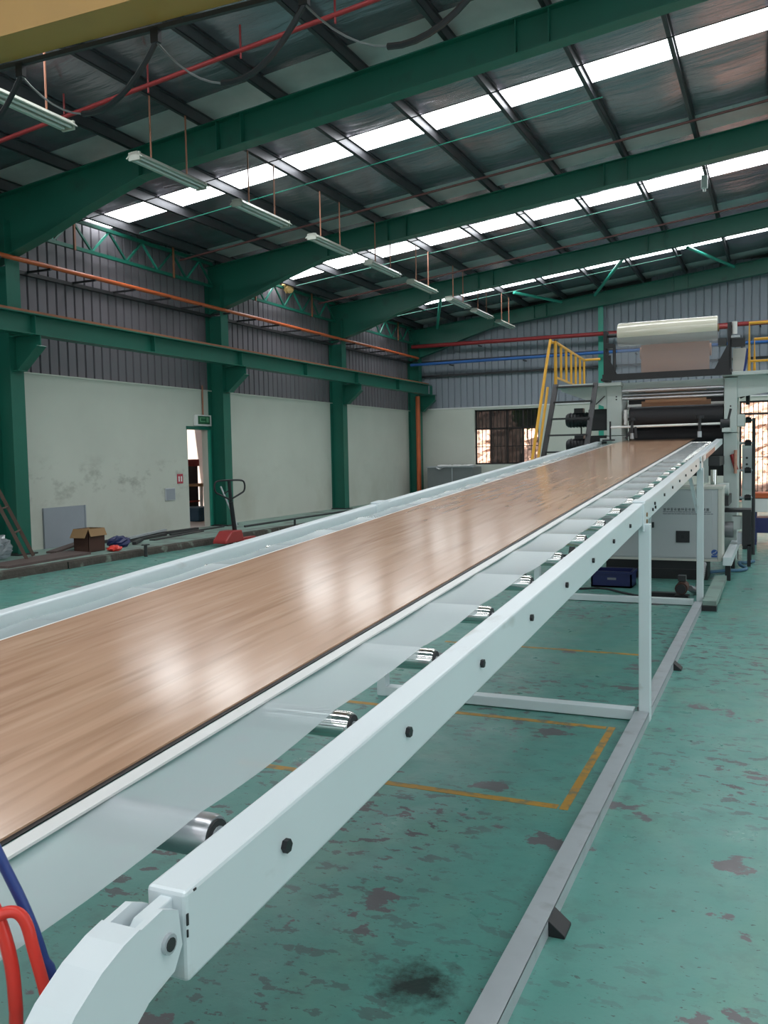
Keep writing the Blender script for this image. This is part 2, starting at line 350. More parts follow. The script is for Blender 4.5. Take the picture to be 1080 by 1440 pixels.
def rib_sheet(width, height, mat_, parent, axis):
    """one roll-formed sheet with narrow recessed flutes"""
    mb = MB(); prof = []; n = 4; p = width/n
    for k in range(n):
        prof += [(k*p, 0), (k*p+p-.045, 0), (k*p+p-.034, -.035), (k*p+p-.011, -.035)]
    prof.append((width-.0005, 0))
    vs = []
    for zz in (0, height):
        for u, d in prof: vs.append((d, u, zz) if axis == 'y' else (u, -d, zz))
    m = len(prof)
    mb.add(vs, [(i, i+1, m+i+1, m+i) for i in range(m-1)])
    return mb
S = .88
protoA = protoB = None
yy = YB-S
while yy > 5.5:
    if protoA is None:
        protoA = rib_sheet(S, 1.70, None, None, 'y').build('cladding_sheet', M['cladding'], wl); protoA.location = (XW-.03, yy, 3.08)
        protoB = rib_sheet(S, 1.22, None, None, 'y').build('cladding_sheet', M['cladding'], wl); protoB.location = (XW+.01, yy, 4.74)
        for q in (protoA, protoB): pass
    else:
        piece(protoA, 'cladding_sheet', wl, (XW-.03, yy, 3.08)); piece(protoB, 'cladding_sheet', wl, (XW+.01, yy, 4.74))
    yy -= S
MB().box(XW-.25, XW-.08, -13, 5.5+.4, 3.1, 5.9).build('cladding_backing', M['cladding'], wl)
MB().box(XW-.2, XW-.075, 5.5, YB, 3.1, 5.93).build('cladding_girt', M['dark'], wl)
MB().box(XW+.0, XW+.07, 5.5, YB, 4.70, 4.76).build('lap_shade_strip', M['dark'], wl)  # dark strip draws the shadow band where the upper course laps over

# far wall: window on the left, tall glazed doorway on the right
WX0, WX1, WZ0, WZ1 = -9.30, -7.12, 1.24, 3.05
EX0, EX1, EZ1 = -1.06, 2.4, 3.0
wb = MB()
for a in [(XW-.25, WX0, 0, 3.14), (WX1, EX0, 0, 3.14), (EX1, XR, 0, 3.14), (WX0, WX1, 0, WZ0), (WX0, WX1, WZ1, 3.14), (EX0, EX1, EZ1, 3.14)]:
    wb.box(a[0], a[1], YB, YB+.25, a[2], a[3])
wb = struct(wb.build('wall_back', M['plaster']))
MB().box(XW, XR, YB-.03, YB+.02, 3.12, 3.16).build('wall_cap', M['plastic_white'], wb)
protos = {}
def back_sheet(x, z, h, d):
    k = round(h, 2)
    if k not in protos:
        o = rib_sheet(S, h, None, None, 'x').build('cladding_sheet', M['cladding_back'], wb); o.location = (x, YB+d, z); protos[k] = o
    else: piece(protos[k], 'cladding_sheet', wb, (x, YB+d, z))
x = XW
while x < 4.0:
    back_sheet(x, 3.14, 1.13, .03); back_sheet(x, 4.24, .52, .0); back_sheet(x, 4.72, 1.1, -.03)
    back_sheet(x, 5.80, .8 if x > -6 else .35, -.03)
    if x > -4: back_sheet(x, 6.58, .55, -.03)
    x += S
MB().box(XW, XR, YB+.07, YB+.2, 3.14, 7.6).build('cladding_girt', M['dark'], wb)
for z in (4.24, 4.72): MB().box(XW, 4, YB-.07, YB-.02, z-.03, z+.04).build('lap_shade_strip', M['dark'], wb)  # added dark strips in place of the shadow bands under the sheet laps
struct(MB().box(XR, XR+.25, -13, -2, 0, 5.5).box(XR, XR+.25, 9, YB, 0, 5.5).box(XR, XR+.25, -2, 9, 2.6, 5.5).build('wall_right', M['plaster']))
wf = struct(MB().box(XW, -4, -13.25, -13, 0, 7.6).box(4, XR, -13.25, -13, 0, 7.6).box(-4, 4, -13.25, -13, 4.6, 7.6).build('wall_front', M['plaster']))

# roof: foil quilts, daylight sheets and pale lap sheets between purlins
ce = bpy.data.objects.new('ceiling', None); COL.objects.link(ce); ce.location = (RIDGE, 8, 7.5); struct(ce)
PX = [-2.55-1.215*k for k in range(-12, 8)]
PX = [x for x in PX if XW-.2 < x < XR]
def purlin(x):
    z1 = zroof(x)-.012; z0 = z1-.17; s = 1
    mb = MB().box(x-.03, x+.03, -13, YB, z0, z0+.008).box(x-.03, x+.03, -13, YB, z1-.008, z1).box(x-.008, x+.0, -13, YB, z0, z1).box(x+.024, x+.03, -13, YB, z0, z0+.03)
    mb.build('purlin', M['purlin'], ce)
for x in PX: purlin(x)
edges = sorted([-12.25]+PX+[RIDGE, XR+.7])
frames_all = [FR[0]+BAY*k for k in range(-4, 3)]+[FR[3]]
def zone(x0, x1, y0, y1, name, m, fine):
    nu, nv = (6, max(4, int((y1-y0)/.3))) if fine else (1, 1)
    rx = random.random()*9; ry = random.random()*9
    def f(u, v):
        x = x0+(x1-x0)*u; y = y0+(y1-y0)*v; z = zroof(x)
        if fine: z -= math.sin(u*math.pi)*min(1, 4*v, 4*(1-v))*(.035+.02*math.sin(y*1.7+rx)+.012*math.sin(y*5.1+ry))
        return (x, y, z)
    MB().grid(nu, nv, f).build(name, m, ce, smooth=fine)
for i in range(len(edges)-1):
    x0, x1 = edges[i], edges[i+1]
    if x1-x0 < .02: continue
    vis = x0 < 1.3
    for k in range(len(frames_all)-1):
        a, b = frames_all[k], frames_all[k+1]; fine = vis and a > 4
        d0, d1 = {16: (a+2.27, a+3.08), 22: (a+2.55, a+3.2)}.get(int(a), (a+2.12, a+2.80))
        zone(x0, x1, a-(.42 if a < 11 else .62) if k else -13, a+.25, 'lap_sheet', M['lap'], False)
        zone(x0, x1, a+.25, d0, 'insulation_panel', M['foil'], fine)
        zone(x0, x1, d0, d1, 'daylight_sheet', M['skylight'], False)
        zone(x0, x1, d1, b-(.42 if b < 11 else .62), 'insulation_panel', M['foil'], fine)
    zone(x0, x1, FR[3]-.62, YB+.3, 'lap_sheet', M['lap'], False)
# ------------------------------------------------------------------ portal frames
def ibeam_v(mb_list, x0, x1, y, half, z0, z1): pass
ordn = ['nearest', 'second', 'third', 'far corner']
for k, y in enumerate(FR):
    c = thing('steel_column', (-11.28, y, PLAT), ['green steel column at the left edge of the picture, beside the leaning ladder', 'green steel column just right of the doorway in the left wall', 'green steel column behind the conveyor, between two clean wall bays', 'green steel column in the far corner beside the orange downpipe'][k], 'column', 'green columns along the left wall')
    MB().box(XW+.0, XW+.014, y-.14, y+.14, PLAT, 5.4).build('rear_flange', M['green'], c)
    MB().box(-11.114, -11.1, y-.14, y+.14, PLAT, 5.4).build('front_flange', M['green'], c)
    MB().box(XW+.014, -11.114, y-.008, y+.008, PLAT+.02, 4.72).build('web', M['green'], c)
    MB().box(XW+.0, -11.03, y-.2, y+.2, PLAT, PLAT+.022).build('base_plate', M['dark'], c)
    br = MB().prism([(-11.1, 3.585), (-10.58, 3.585), (-10.58, 3.42), (-10.98, 3.06), (-11.1, 3.06)], 'y', y-.01, y+.01)
    br.box(-11.1, -10.56, y-.12, y+.12, 3.585, 3.6).bar((-10.57, y, 3.42), (-11.0, y, 3.055), .2, .014).box(-11.1, -10.98, y-.1, y+.1, 3.05, 3.064)
    br.build('crane_bracket', M['green'], c)
    # rafter, haunched at the eaves
    r = thing('roof_rafter', (RIDGE, y, 5.0), ['nearest green roof rafter crossing the upper half of the picture', 'second green roof rafter, springing from the column by the doorway', 'third green roof rafter, behind the row of hanging lamps', 'farthest green roof rafter against the grey end wall'][k], 'beam', 'green roof rafters')
    xs = [-11.49, -11.1, -10.3, -9.5, -8.5, -7, -3, RIDGE]
    def zb(x): return 6.665+.115*x if x > -8.5 else 5.6875-(-8.5-x)*.30-(.05 if x < -10 else 0)
    def zt2(x): return 7.09+.115*x
    top = [(x, zt2(x)) for x in xs]; bot = [(x, zb(x)) for x in xs]
    mir = lambda P: [(2*RIDGE-a, b) for a, b in reversed(P[:-1])]
    T = top+mir(top); Bt = bot+mir(bot)
    mb = MB(); n = len(T); yw = .008
    vs = [(a, y-yw, b) for a, b in T]+[(a, y-yw, b) for a, b in Bt]+[(a, y+yw, b) for a, b in T]+[(a, y+yw, b) for a, b in Bt]
    fs = []
    for i in range(n-1):
        fs += [(i, i+1, n+i+1, n+i), (2*n+i+1, 2*n+i, 3*n+i, 3*n+i+1)]
    mb.add(vs, fs).build('web', M['green'], r)
    def flange(P, dz, nm):
        mb = MB(); hw = .11
        vs = []
        for a, b in P: vs += [(a, y-hw, b), (a, y+hw, b), (a, y+hw, b+dz), (a, y-hw, b+dz)]
        fs = [(0, 1, 2, 3)]
        for i in range(len(P)-1):
            o = 4*i; fs += [(o+j, o+(j+1) % 4, o+4+(j+1) % 4, o+4+j) for j in range(4)]
        o = 4*(len(P)-1); fs.append((o+3, o+2, o+1, o))
        mb.add(vs, fs).build(nm, M['green'], r)
    flange(T, -.014, 'top_flange'); flange(Bt, .014, 'bottom_flange')
    for x in (-8.5, -7.15, -6.75, -2.9, -2.5):
        MB().box(x-.006, x+.006, y-.1, y+.1, zb(x)+.014, zt2(x)-.014).build('stiffener', M['green'], r)

# eave trusses between the columns
for k in range(3):
    y0, y1 = FR[k]+.16, FR[k+1]-.16; xx = -11.28; zl, zu = 5.30, 5.84
    t = thing('eave_truss', (xx, (y0+y1)/2, zl), ['green lattice truss under the eave between first and second columns', 'green lattice truss under the eave between second and third columns', 'green lattice truss under the eave in the far bay, by the corner'][k], 'truss', 'lattice trusses under the eave')
    MB().box(xx-.03, xx+.03, y0, y1, zl, zl+.06).build('bottom_chord', M['green'], t)
    MB().box(xx-.03, xx+.03, y0, y1, zu-.06, zu).build('top_chord', M['green'], t)
    n = 12
    for i in range(n):
        a = y0+(y1-y0)*i/n; b = y0+(y1-y0)*(i+1)/n; up = i % 2 == 0
        MB().bar((xx, a, zl+.05 if up else zu-.05), (xx, b, zu-.05 if up else zl+.05), .035, .035).build('diagonal', M['green_light'] if i % 3 == 1 else M['green'], t)
    for i in (3, 9):
        a = y0+(y1-y0)*i/n
        MB().box(xx+.03, xx+.055, a-.02, a+.02, zl-.02, zu+.1).build('post', M['rust'], t)
# crumpled tan scrap caught on the second truss
def blob(cx, cy, cz, rx, ry, rz, nm, m, parent=None, seed=0, nu=14, nv=8, jit=.25):
    rnd = random.Random(seed); mb = MB(); vs = []
    for j in range(nv+1):
        for i in range(nu):
            a = 2*math.pi*i/nu; p = math.pi*j/nv; q = 1+rnd.uniform(-jit, jit) if 0 < j < nv else 1
            vs.append((cx+rx*q*math.sin(p)*math.cos(a), cy+ry*q*math.sin(p)*math.sin(a), cz-rz*q*math.cos(p)))
    fs = [(j*nu+i, j*nu+(i+1) % nu, (j+1)*nu+(i+1) % nu, (j+1)*nu+i) for j in range(nv) for i in range(nu)]
    return mb.add(vs, fs).build(nm, m, parent)
tag(blob(-11.2, 19.75, 5.85, .1, .2, .16, 'cloth_scrap', M['tan'], seed=3), 'tan scrap of cloth caught on the middle eave truss', 'scrap')

# crane runway along the left columns
rw = thing('crane_runway', (-10.78, 9, 3.6), 'green crane runway girder carried on brackets along the left wall', 'beam')
MB().box(-10.90, -10.66, -6, 28.3, 3.6, 3.618).build('bottom_flange', M['green'], rw)
MB().box(-10.92, -10.64, -6, 28.3, 3.905, 3.925).build('top_flange', M['green'], rw)
MB().box(-10.79, -10.77, -6, 28.3, 3.618, 3.905).build('web', M['green'], rw)
for y in FR+[FR[0]+BAY*.5, FR[1]+BAY*.5, FR[2]+BAY*.5]:
    MB().box(-10.77, -10.67, y-.005, y+.005, 3.618, 3.905).build('stiffener', M['green'], rw)
MB().box(-10.81, -10.75, -6, 28.3, 3.925, 3.985).build('crane_rail', M['rust'], rw)
# crane bridge
cr = thing('overhead_crane', (0, 4.7, 4.3), 'yellow bridge girder of the overhead crane at the top left corner', 'crane')
MB().box(-10.9, 6, 4.56, 4.86, 4.40, 5.1).build('bridge_girder', M['crane_yellow'], cr)
MB().box(-10.9, -10.66, 3.6, 5.9, 4.08, 4.40).build('end_carriage', M['crane_yellow'], cr)
for y in (4.0, 5.5): MB().cyl((-10.83, y, 4.075), (-10.73, y, 4.075), .09).build('wheel', M['dark'], cr)
MB().box(-10.6, 6, 4.87, 4.90, 4.365, 4.395).build('festoon_track', M['dark'], cr)
tro = [-6.0, -4.86, -3.70, -2.61, -1.4]
for i, x in enumerate(tro):
    MB().box(x-.03, x+.03, 4.865, 4.905, 4.29, 4.38).build('cable_trolley', M['black'], cr)
for i in range(len(tro)-1):
    a, b = tro[i], tro[i+1]; pts = []
    for j in range(15):
        u = j/14; pts.append((a+(b-a)*u, 4.885+.04*math.sin(u*math.pi), 4.30-.34*(1-(2*u-1)**2)))
    MB().tube(pts[6:], .019, 6).build('festoon_cable', M['black'], cr, smooth=True)
    MB().tube(pts[:7], .007, 6).build('festoon_wire', M['tank'], cr, smooth=True)

# pipes on walls and roof
def pipe(name, pts, r, m, label, extra=None, n=10):
    o = thing(name, pts[0], label, 'pipe'); MB().tube(pts, r, n).build('pipe_run', m, o, smooth=True)
    if extra: extra(o)
    return o
def hangers(o):
    y = 6.2
    while y < 28:
        MB().box(XW+.02, -10.93, y-.02, y+.02, 4.74, 4.77).build('bracket', M['dark'], o); y += 1.05
pipe('wall_pipe', [(-11.0, -6, 4.81), (-11.0, 28.0, 4.81)], .038, M['orange_pipe'], 'orange pipe running high along the left wall above the crane runway', hangers)
def clips(o):
    for x in (-9, -6.5, -3.5, -.5): MB().box(x-.02, x+.02, 28.32, YB-.05, 5.12, 5.15).build('bracket', M['dark'], o)
pipe('fire_main', [(-11.3, 28.19, 5.22), (3.5, 28.19, 5.19)], .065, M['red_pipe'], 'thick red pipe crossing the far wall above the blue one', clips)
def clips2(o):
    for x in (-10, -7.5, -4, -1): MB().box(x-.02, x+.02, 28.3, YB-.03, 4.55, 4.58).build('bracket', M['dark'], o)
pipe('water_pipe', [(-11.35, 28.2, 4.62), (1.5, 28.2, 4.66)], .05, M['blue_pipe'], 'blue pipe crossing the far wall below the red one', clips2)
pipe('downpipe', [(-11.05, 28.02, PLAT), (-11.05, 28.02, 3.55)], .075, M['orange_pipe'], 'orange vertical downpipe beside the far corner column')
def tees(o):
    for x in (-9.6, -8.2, -6.9, -5.6, -4.4, -3.1): MB().cyl((x, 8.93, 6.85+.115*x-.09), (x, 8.93, 6.85+.115*x+.28), .012, 6).build('sprinkler_drop', M['red_pipe'], o)
pipe('sprinkler_pipe', [(-11.2, 8.93, 6.85-.115*11.2), (RIDGE, 8.93, 6.85+.115*RIDGE)], .028, M['red_pipe'], 'thin red sprinkler pipe under the roof in front of the nearest rafter', tees)
for k, lab in ((0, 'thin red sprinkler pipe under the roof between nearest and second rafters'), (1, 'thin red sprinkler pipe under the roof between second and third rafters')):
    y = FR[k]+4.25
    pipe('sprinkler_pipe', [(-11.0, y, 6.85-.115*11.0), (RIDGE, y, 6.85+.115*RIDGE)], .02, M['pipe_dim'], lab)
# sag wires and tie rods along the daylight strips
for k in range(3):
    y = FR[k]+1.62
    o = thing('safety_wire', (-5, y, 6.4), ['thin dark wire strung under the nearest daylight strip', 'thin dark wire strung under the second daylight strip', 'thin dark wire strung under the third daylight strip'][k], 'wire', 'wires under the daylight strips')
    MB().tube([(-11.2, y, 7.06-.115*11.2), (RIDGE, y, 7.06+.115*RIDGE)], .009, 5).build('wire_run', M['black'], o)
    y = FR[k]+2.9
    o = thing('tie_rod', (-5, y, 6.4), ['thin teal tie rod beside the nearest daylight strip', 'thin teal tie rod beside the second daylight strip', 'thin teal tie rod beside the third daylight strip'][k], 'rod', 'tie rods between purlins')
    MB().tube([(-10.9, y, 7.07-.115*10.9), (-2.4, y, 7.07-.115*2.4)], .008, 5).build('rod_run', M['green'], o)
for i, (p, q, lab) in enumerate([((-3.68, 24.2, 6.66), (-5.15, 27.9, 6.35), 'teal bracing tube slanting left in the far roof bay, above the railing'), ((-2.2, 24.9, 6.85), (-1.2, 27.9, 6.80), 'teal bracing tube slanting right in the far roof bay'), ((-7.1, 25.8, 6.28), (-6.2, 28.0, 6.25), 'short teal bracing tube in the far bay above the hanging lamps'), ((-8.86, 24.4, 6.08), (-10.31, 28.0, 5.75), 'steep teal bracing tube at the far left of the last roof bay')]):
    tag(MB().tube([p, q], .045, 8).build('roof_brace', M['green_light'], smooth=True), lab, 'brace')
# wind post in the end wall
o = thing('wind_post', (-5.07, 28.5, 0), 'slim green post on the far wall behind the yellow railing', 'column')
MB().box(-5.15, -4.99, 28.44, 28.455, 0, 6.12).build('front_flange', M['green_light'], o)
MB().box(-5.08, -5.06, 28.455, 28.62, 0, 6.12).build('web', M['green_light'], o)
# small box hanging from a purlin
o = thing('junction_box', (-1.36, 18.95, 6.84), 'small white box hanging from a purlin near the right edge', 'box')
MB().box(-1.42, -1.30, 18.9, 19.0, 6.70, 6.95).build('housing', M['plastic_white'], o, bevel=.01)
MB().cyl((-1.36, 18.95, 6.95), (-1.36, 18.95, 7.12), .012, 6).build('stem', M['galv'], o)
MB().cyl((-1.36, 18.95, 6.64), (-1.36, 18.95, 6.70), .03, 10).build('gland', M['plastic_white'], o)

# hanging batten lamps
LX, LZ = -7.38, 5.385
spans = [(6.65, 8.12), (9.30, 10.58), (11.52, 13.0), (13.9, 15.28), (16.2, 17.65), (18.4, 19.85), (20.9, 22.3), (22.9, 24.3), (25.2, 26.5)]
lamp0 = None
labs = ['unlit batten lamp at the upper left, cut off by the picture edge', 'second hanging batten lamp from the left, in front of the nearest rafter', 'third hanging batten lamp, below the nearest daylight strip', 'fourth hanging batten lamp, crossing the second rafter', 'fifth hanging batten lamp, just below the second daylight strip', 'sixth hanging batten lamp, crossing the third rafter', 'seventh hanging batten lamp, below the farthest daylight strip', 'third batten lamp from the far end, against the farthest rafter', 'last batten lamp of the row, above the red pipe']
labs[7] = 'eighth batten lamp of the row, last but one towards the end wall'
for i, (a, b) in enumerate(spans):
    yc = (a+b)/2
    if lamp0 is None:
        lamp0 = thing('batten_lamp', (LX, yc, LZ), labs[0], 'lamp', 'hanging batten lamps in a row')
        h = .72
        MB().prism([(LX-.125, LZ-.01), (LX-.045, LZ+.06), (LX+.045, LZ+.06), (LX+.125, LZ-.01), (LX+.118, LZ-.02), (LX+.03, LZ+.03), (LX-.03, LZ+.03), (LX-.118, LZ-.02)], 'y', yc-h, yc+h).build('housing', M['lamp'], lamp0)
        for s in (-1, 1): MB().cyl((LX+s*.05, yc-h+.03, LZ-.014), (LX+s*.05, yc+h-.03, LZ-.014), .018, 8).build('lamp_tube', M['tube'], lamp0, smooth=True)
        for s in (-1, 1): MB().box(LX-.085, LX+.085, yc+s*(h-.015)-.015, yc+s*(h-.015)+.015, LZ-.045, LZ+.055).build('end_cap', M['lamp'], lamp0)
        for s in (-1, 1): MB().cyl((LX, yc+s*.38, LZ+.04), (LX, yc+s*.38, 7.09+.115*LX), .012, 6).build('suspension_rod', M['copper'], lamp0)
    else:
        c = copy_tree(lamp0, labs[i]); c.location = (LX, yc, LZ)

# ------------------------------------------------------------------ windows and what lies outside
def window(name, x0, x1, z0, z1, cols, zrows, open_cells, y):
    o = bpy.data.objects.new(name, None); COL.objects.link(o); o.location = ((x0+x1)/2, y, z0); struct(o)
    mb = MB(); f = .05
    mb.box(x0, x1, y, y+.06, z0, z0+f).box(x0, x1, y, y+.06, z1-f, z1).box(x0, x0+f, y, y+.06, z0, z1).box(x1-f, x1, y, y+.06, z0, z1)
    for c in range(1, cols):
        xx = x0+(x1-x0)*c/cols; mb.box(xx-.028, xx+.028, y, y+.06, z0, z1)
    for z in zrows: mb.box(x0, x1, y, y+.06, z-.03, z+.03)
    mb.build('window_frame', M['bar'], o)
    zz = [z0]+zrows+[z1]
    for c in range(cols):
        a = x0+(x1-x0)*c/cols+.03; b = x0+(x1-x0)*(c+1)/cols-.03
        for r in range(len(zz)-1):
            if (c, r) in open_cells: continue
            MB().box(a, b, y+.03, y+.036, zz[r]+.03, zz[r+1]-.03).build('pane', M['pane'], o)
    nb = int((x1-x0)/.125)
    for k in range(1, nb):
        xx = x0+(x1-x0)*k/nb; MB().box(xx-.009, xx+.009, y-.044, y-.026, z0, z1).build('grille_bar', M['bar'], o)
    for z in ([z0+.02, z0+(zrows[0]-z0)*.5, zrows[0], z1-.02] if zrows else [z0, z1]):
        MB().box(x0, x1, y-.045, y-.025, z-.012, z+.012).build('grille_rail', M['bar'], o)
    return o
window('window_1', WX0, WX1, WZ0, WZ1, 4, [2.42], {(0, 0), (3, 0)}, YB+.1)
window('window_2', EX0, EX1, .05, EZ1, 4, [2.62], {(0, 0), (1, 0), (2, 0), (3, 0), (0, 1)}, YB+.1)
def outwall():
    mb = MB(); rnd = random.Random(5)
    mb.grid(90, 24, lambda u, v: (-15+22*u, 31.0+1.9*v+rnd.uniform(-.07, .07), -.3+3.6*v+rnd.uniform(-.03, .03)))
    o = mb.build('rubble_bank', M['rubble']); tag(o, 'sunlit pinkish rubble bank seen outside through the barred windows', 'bank')
outwall()
tag(MB().box(-20, 30, YB+.25, 45, -.4, -.2).build('yard_ground', M['ground']), 'pale concrete yard outside behind the far wall', 'ground')
def shrub(cx, cy, cz, r, lab, seed):
    rnd = random.Random(seed); o = thing('shrub', (cx, cy, cz-r), lab, 'shrub'); mb = MB()
    for _ in range(900):
        d = Vector((rnd.gauss(0, 1), rnd.gauss(0, 1), rnd.gauss(0, .8))).normalized()*r*rnd.uniform(.5, 1)
        p = Vector((cx, cy, cz))+d; a = Vector((rnd.uniform(-1, 1), rnd.uniform(-1, 1), rnd.uniform(-1, 1))).normalized()*.09
        b = a.cross(Vector((rnd.uniform(-1, 1), rnd.uniform(-1, 1), rnd.uniform(-1, 1)))).normalized()*.035
        mb.add([p-a, p+b, p+a, p-b], [(0, 1, 2, 3)])
    f = mb.build('foliage', M['leaf'], o); f['kind'] = 'stuff'
    MB().tube([(cx, cy, cz-r-.3), (cx, cy, cz)], .03, 6).build('stem', M['ladder_wood'], o)
shrub(-8.2, 31.4, 2.95, .55, 'green shrub growing on the rubble bank outside the barred window', 2)

# room behind the doorway
room = bpy.data.objects.new('trim_2', None); COL.objects.link(room); room.location = (-13.5, 16.5, 0); struct(room)
MB().box(-16.2, XW-.0, 12.5, 22, PLAT-.1, PLAT-.002).build('room_floor', M['pinkwall'], room)
MB().box(-16.3, -16.2, 12.5, 22, PLAT, 3.6).build('room_wall', M['pinkwall'], room)
MB().box(-16.2, XW-.15, 21.9, 22, PLAT, 3.6).build('room_wall', M['pinkwall'], room)
MB().box(-16.2, XW-.15, 12.4, 12.5, PLAT, 3.6).build('room_wall', M['pinkwall'], room)
MB().box(-15.8, XW-.15, 12.5, 22, 3.5, 3.6).build('room_shade_roof', M['pinkwall'], room)  # unseen roof, stopped short of the far wall to set the room's light

# ------------------------------------------------------------------ things by the left wall
DR = XW
# storage things seen through the doorway
o = thing('storage_rack', (-14.6, 19.9, PLAT), 'dark rack with red top seen through the open doorway', 'rack')
MB().box(-15.0, -14.2, 19.2, 19.9, PLAT, PLAT+1.3).build('rack_body', M['dark'], o)
MB().box(-15.02, -14.18, 19.15, 19.95, PLAT+1.3, PLAT+1.48).build('rack_top', M['red'], o)
for z in (.35, .8): MB().box(-14.19, -14.13, 19.2, 19.9, PLAT+z, PLAT+z+.04).build('shelf', M['red'], o)
o = thing('work_table', (-13.3, 18.8, PLAT), 'small wooden table with white leg seen through the doorway', 'table')
MB().box(-13.7, -12.95, 18.6, 19.3, PLAT+.80, PLAT+.86).build('table_top', M['card_out'], o)
for a, b in ((-13.65, 18.65), (-13.0, 18.65), (-13.65, 19.25), (-13.0, 19.25)): MB().box(a-.03, a+.03, b-.03, b+.03, PLAT, PLAT+.8).build('leg', M['plastic_white'], o)
o = thing('plastic_crate', (-12.9, 17.9, PLAT), 'blue plastic crate on the floor just inside the doorway', 'crate')
MB().box(-13.2, -12.6, 17.65, 18.25, PLAT, PLAT+.30).build('crate_body', M['bluebox'], o, bevel=.02)
MB().box(-13.23, -12.57, 17.62, 18.28, PLAT+.27, PLAT+.33).build('rim', M['bluebox'], o, bevel=.01)

# exit sign, fire notice, meter box, wall patch
o = thing('exit_sign', (XW+.03, 16.3, 2.36), 'green exit sign in a pale housing above the doorway', 'sign')
MB().box(XW+.0, XW+.05, 16.02, 16.62, 2.32, 2.56).build('sign_housing', M['plastic_white'], o, bevel=.008)
MB().box(XW+.05, XW+.058, 16.12, 16.55, 2.36, 2.535).build('sign_face', M['sign_green'], o)
MB().box(XW+.058, XW+.061, 16.18, 16.21, 2.41, 2.50).box(XW+.058, XW+.061, 16.21, 16.38, 2.485, 2.50).box(XW+.058, XW+.061, 16.21, 16.38, 2.41, 2.425).build('sign_arrow', M['sign_light'], o)
MB().box(XW+.058, XW+.061, 16.42, 16.50, 2.40, 2.51).build('sign_figure', M['sign_light'], o)
MB().cyl((XW+.03, 16.34, 2.56), (XW+.03, 16.34, 3.2), .018, 8).build('conduit', M['copper'], o)
o = thing('fire_notice', (XW+.01, 15.48, 1.11), 'small red notice with two white pictograms left of the doorway', 'sign')
MB().box(XW, XW+.012, 15.38, 15.57, 1.10, 1.30).build('plate', M['sign_red'], o)
for y in (15.43, 15.51): MB().box(XW+.012, XW+.015, y-.018, y+.022, 1.14, 1.25).build('pictogram', M['plastic_white'], o)
o = thing('meter_box', (XW+.02, 15.12, .76), 'small grey square box on the left wall below the red notice', 'box')
MB().box(XW, XW+.022, 14.95, 15.28, .76, 1.02).build('box_body', M['cab'], o, bevel=.004)
MB().box(XW+.022, XW+.028, 14.97, 15.26, .78, 1.0).build('box_door', M['grey_panel'], o)
o = thing('wall_panel', (XW+.01, 12.1, PLAT), 'flat blue-grey panel standing against the left wall behind the cardboard box', 'panel')
MB().box(XW, XW+.025, 11.60, 12.62, PLAT, .815).build('panel_sheet', M['grey_panel'], o)
MB().box(XW+.025, XW+.035, 11.60, 11.63, PLAT, .815).box(XW+.025, XW+.035, 12.59, 12.62, PLAT, .815).build('edge_strip', M['grey_panel'], o)
for z in (.75, .9, 1.12):
    pass

# leaning ladder
o = thing('bamboo_ladder', (-10.8, 10.2, PLAT), 'brown wooden ladder leaning beside the column at the left edge', 'ladder')
P1, P2 = (-10.75, 10.62, PLAT+.015), (-11.3, 9.9, 2.2)
Q1, Q2 = (-10.35, 10.1, PLAT+.015), (-10.95, 9.45, 2.2)
MB().bar(P1, P2, .07, .05).build('stile', M['ladder_wood'], o)
MB().bar(Q1, Q2, .07, .05).build('stile', M['ladder_wood'], o)
for t in (.2, .38, .56, .74, .9):
    a = Vector(P1).lerp(Vector(P2), t); b = Vector(Q1).lerp(Vector(Q2), t); MB().tube([a, b], .016, 6).build('rung', M['ladder_wood'], o)

o = blob(-10.95, 9.95, PLAT+.2, .28, .35, .2, 'plastic_bag', M['bag'], seed=9, nu=22, nv=14, jit=.18)
tag(o, 'crumpled clear plastic bag at the foot of the ladder', 'bag')
o = thing('floor_board', (-10.45, 10.4, PLAT), 'flat dark brown board lying on the raised strip before the cardboard box', 'board')
MB().prism([(-10.32, 9.2), (-9.88, 9.3), (-10.02, 11.1), (-10.62, 11.25)], 'z', PLAT, PLAT+.035).build('board_sheet', M['board'], o)
o = thing('floor_board', (-10.9, 11.4, PLAT), 'narrow dark plank leaning low behind the cardboard box', 'board')
MB().bar((-10.7, 10.95, PLAT+.03), (-11.0, 12.3, PLAT+.14), .18, .03).build('plank', M['board'], o)

# cardboard box
bx = thing('cardboard_box', (-10.3, 11.55, PLAT), 'open brown cardboard box standing on the raised strip by the left wall', 'box')
bx.rotation_euler = (0, 0, 0)
x0, x1, y0, y1, z0, z1 = -10.55, -10.24, 11.30, 11.68, PLAT, PLAT+.38
MB().box(x0, x1, y0, y0+.008, z0, z1).box(x0, x1, y1-.008, y1, z0, z1).box(x0, x0+.008, y0, y1, z0, z1).box(x1-.008, x1, y0, y1, z0, z1).box(x0, x1, y0, y1, z0, z0+.01).build('box_body', M['card_in'], bx)
MB().bar(((x0+x1)/2, y0, z1), ((x0+x1)/2, y0-.09, z1-.14), x1-x0, .008, (0, 1, 1)).build('flap', M['card_out'], bx)
MB().bar((x1, (y0+y1)/2, z1), (x1+.05, (y0+y1)/2, z1-.12), y1-y0, .008).build('flap', M['card_out'], bx)
MB().bar(((x0+x1)/2, y1, z1), ((x0+x1)/2, y1-.05, z1-.12), x1-x0-.03, .008, (0, 1, 0)).build('flap', M['card_out'], bx)
MB().bar((x0, (y0+y1)/2, z1), (x0+.05, (y0+y1)/2, z1-.12), y1-y0-.03, .008).build('flap', M['card_out'], bx)
tag(blob(-9.98, 11.6, PLAT+.045, .11, .13, .05, 'red_cloth', M['redhose'], seed=21, jit=.2), 'crumpled bright red cloth beside the cardboard box', 'cloth')
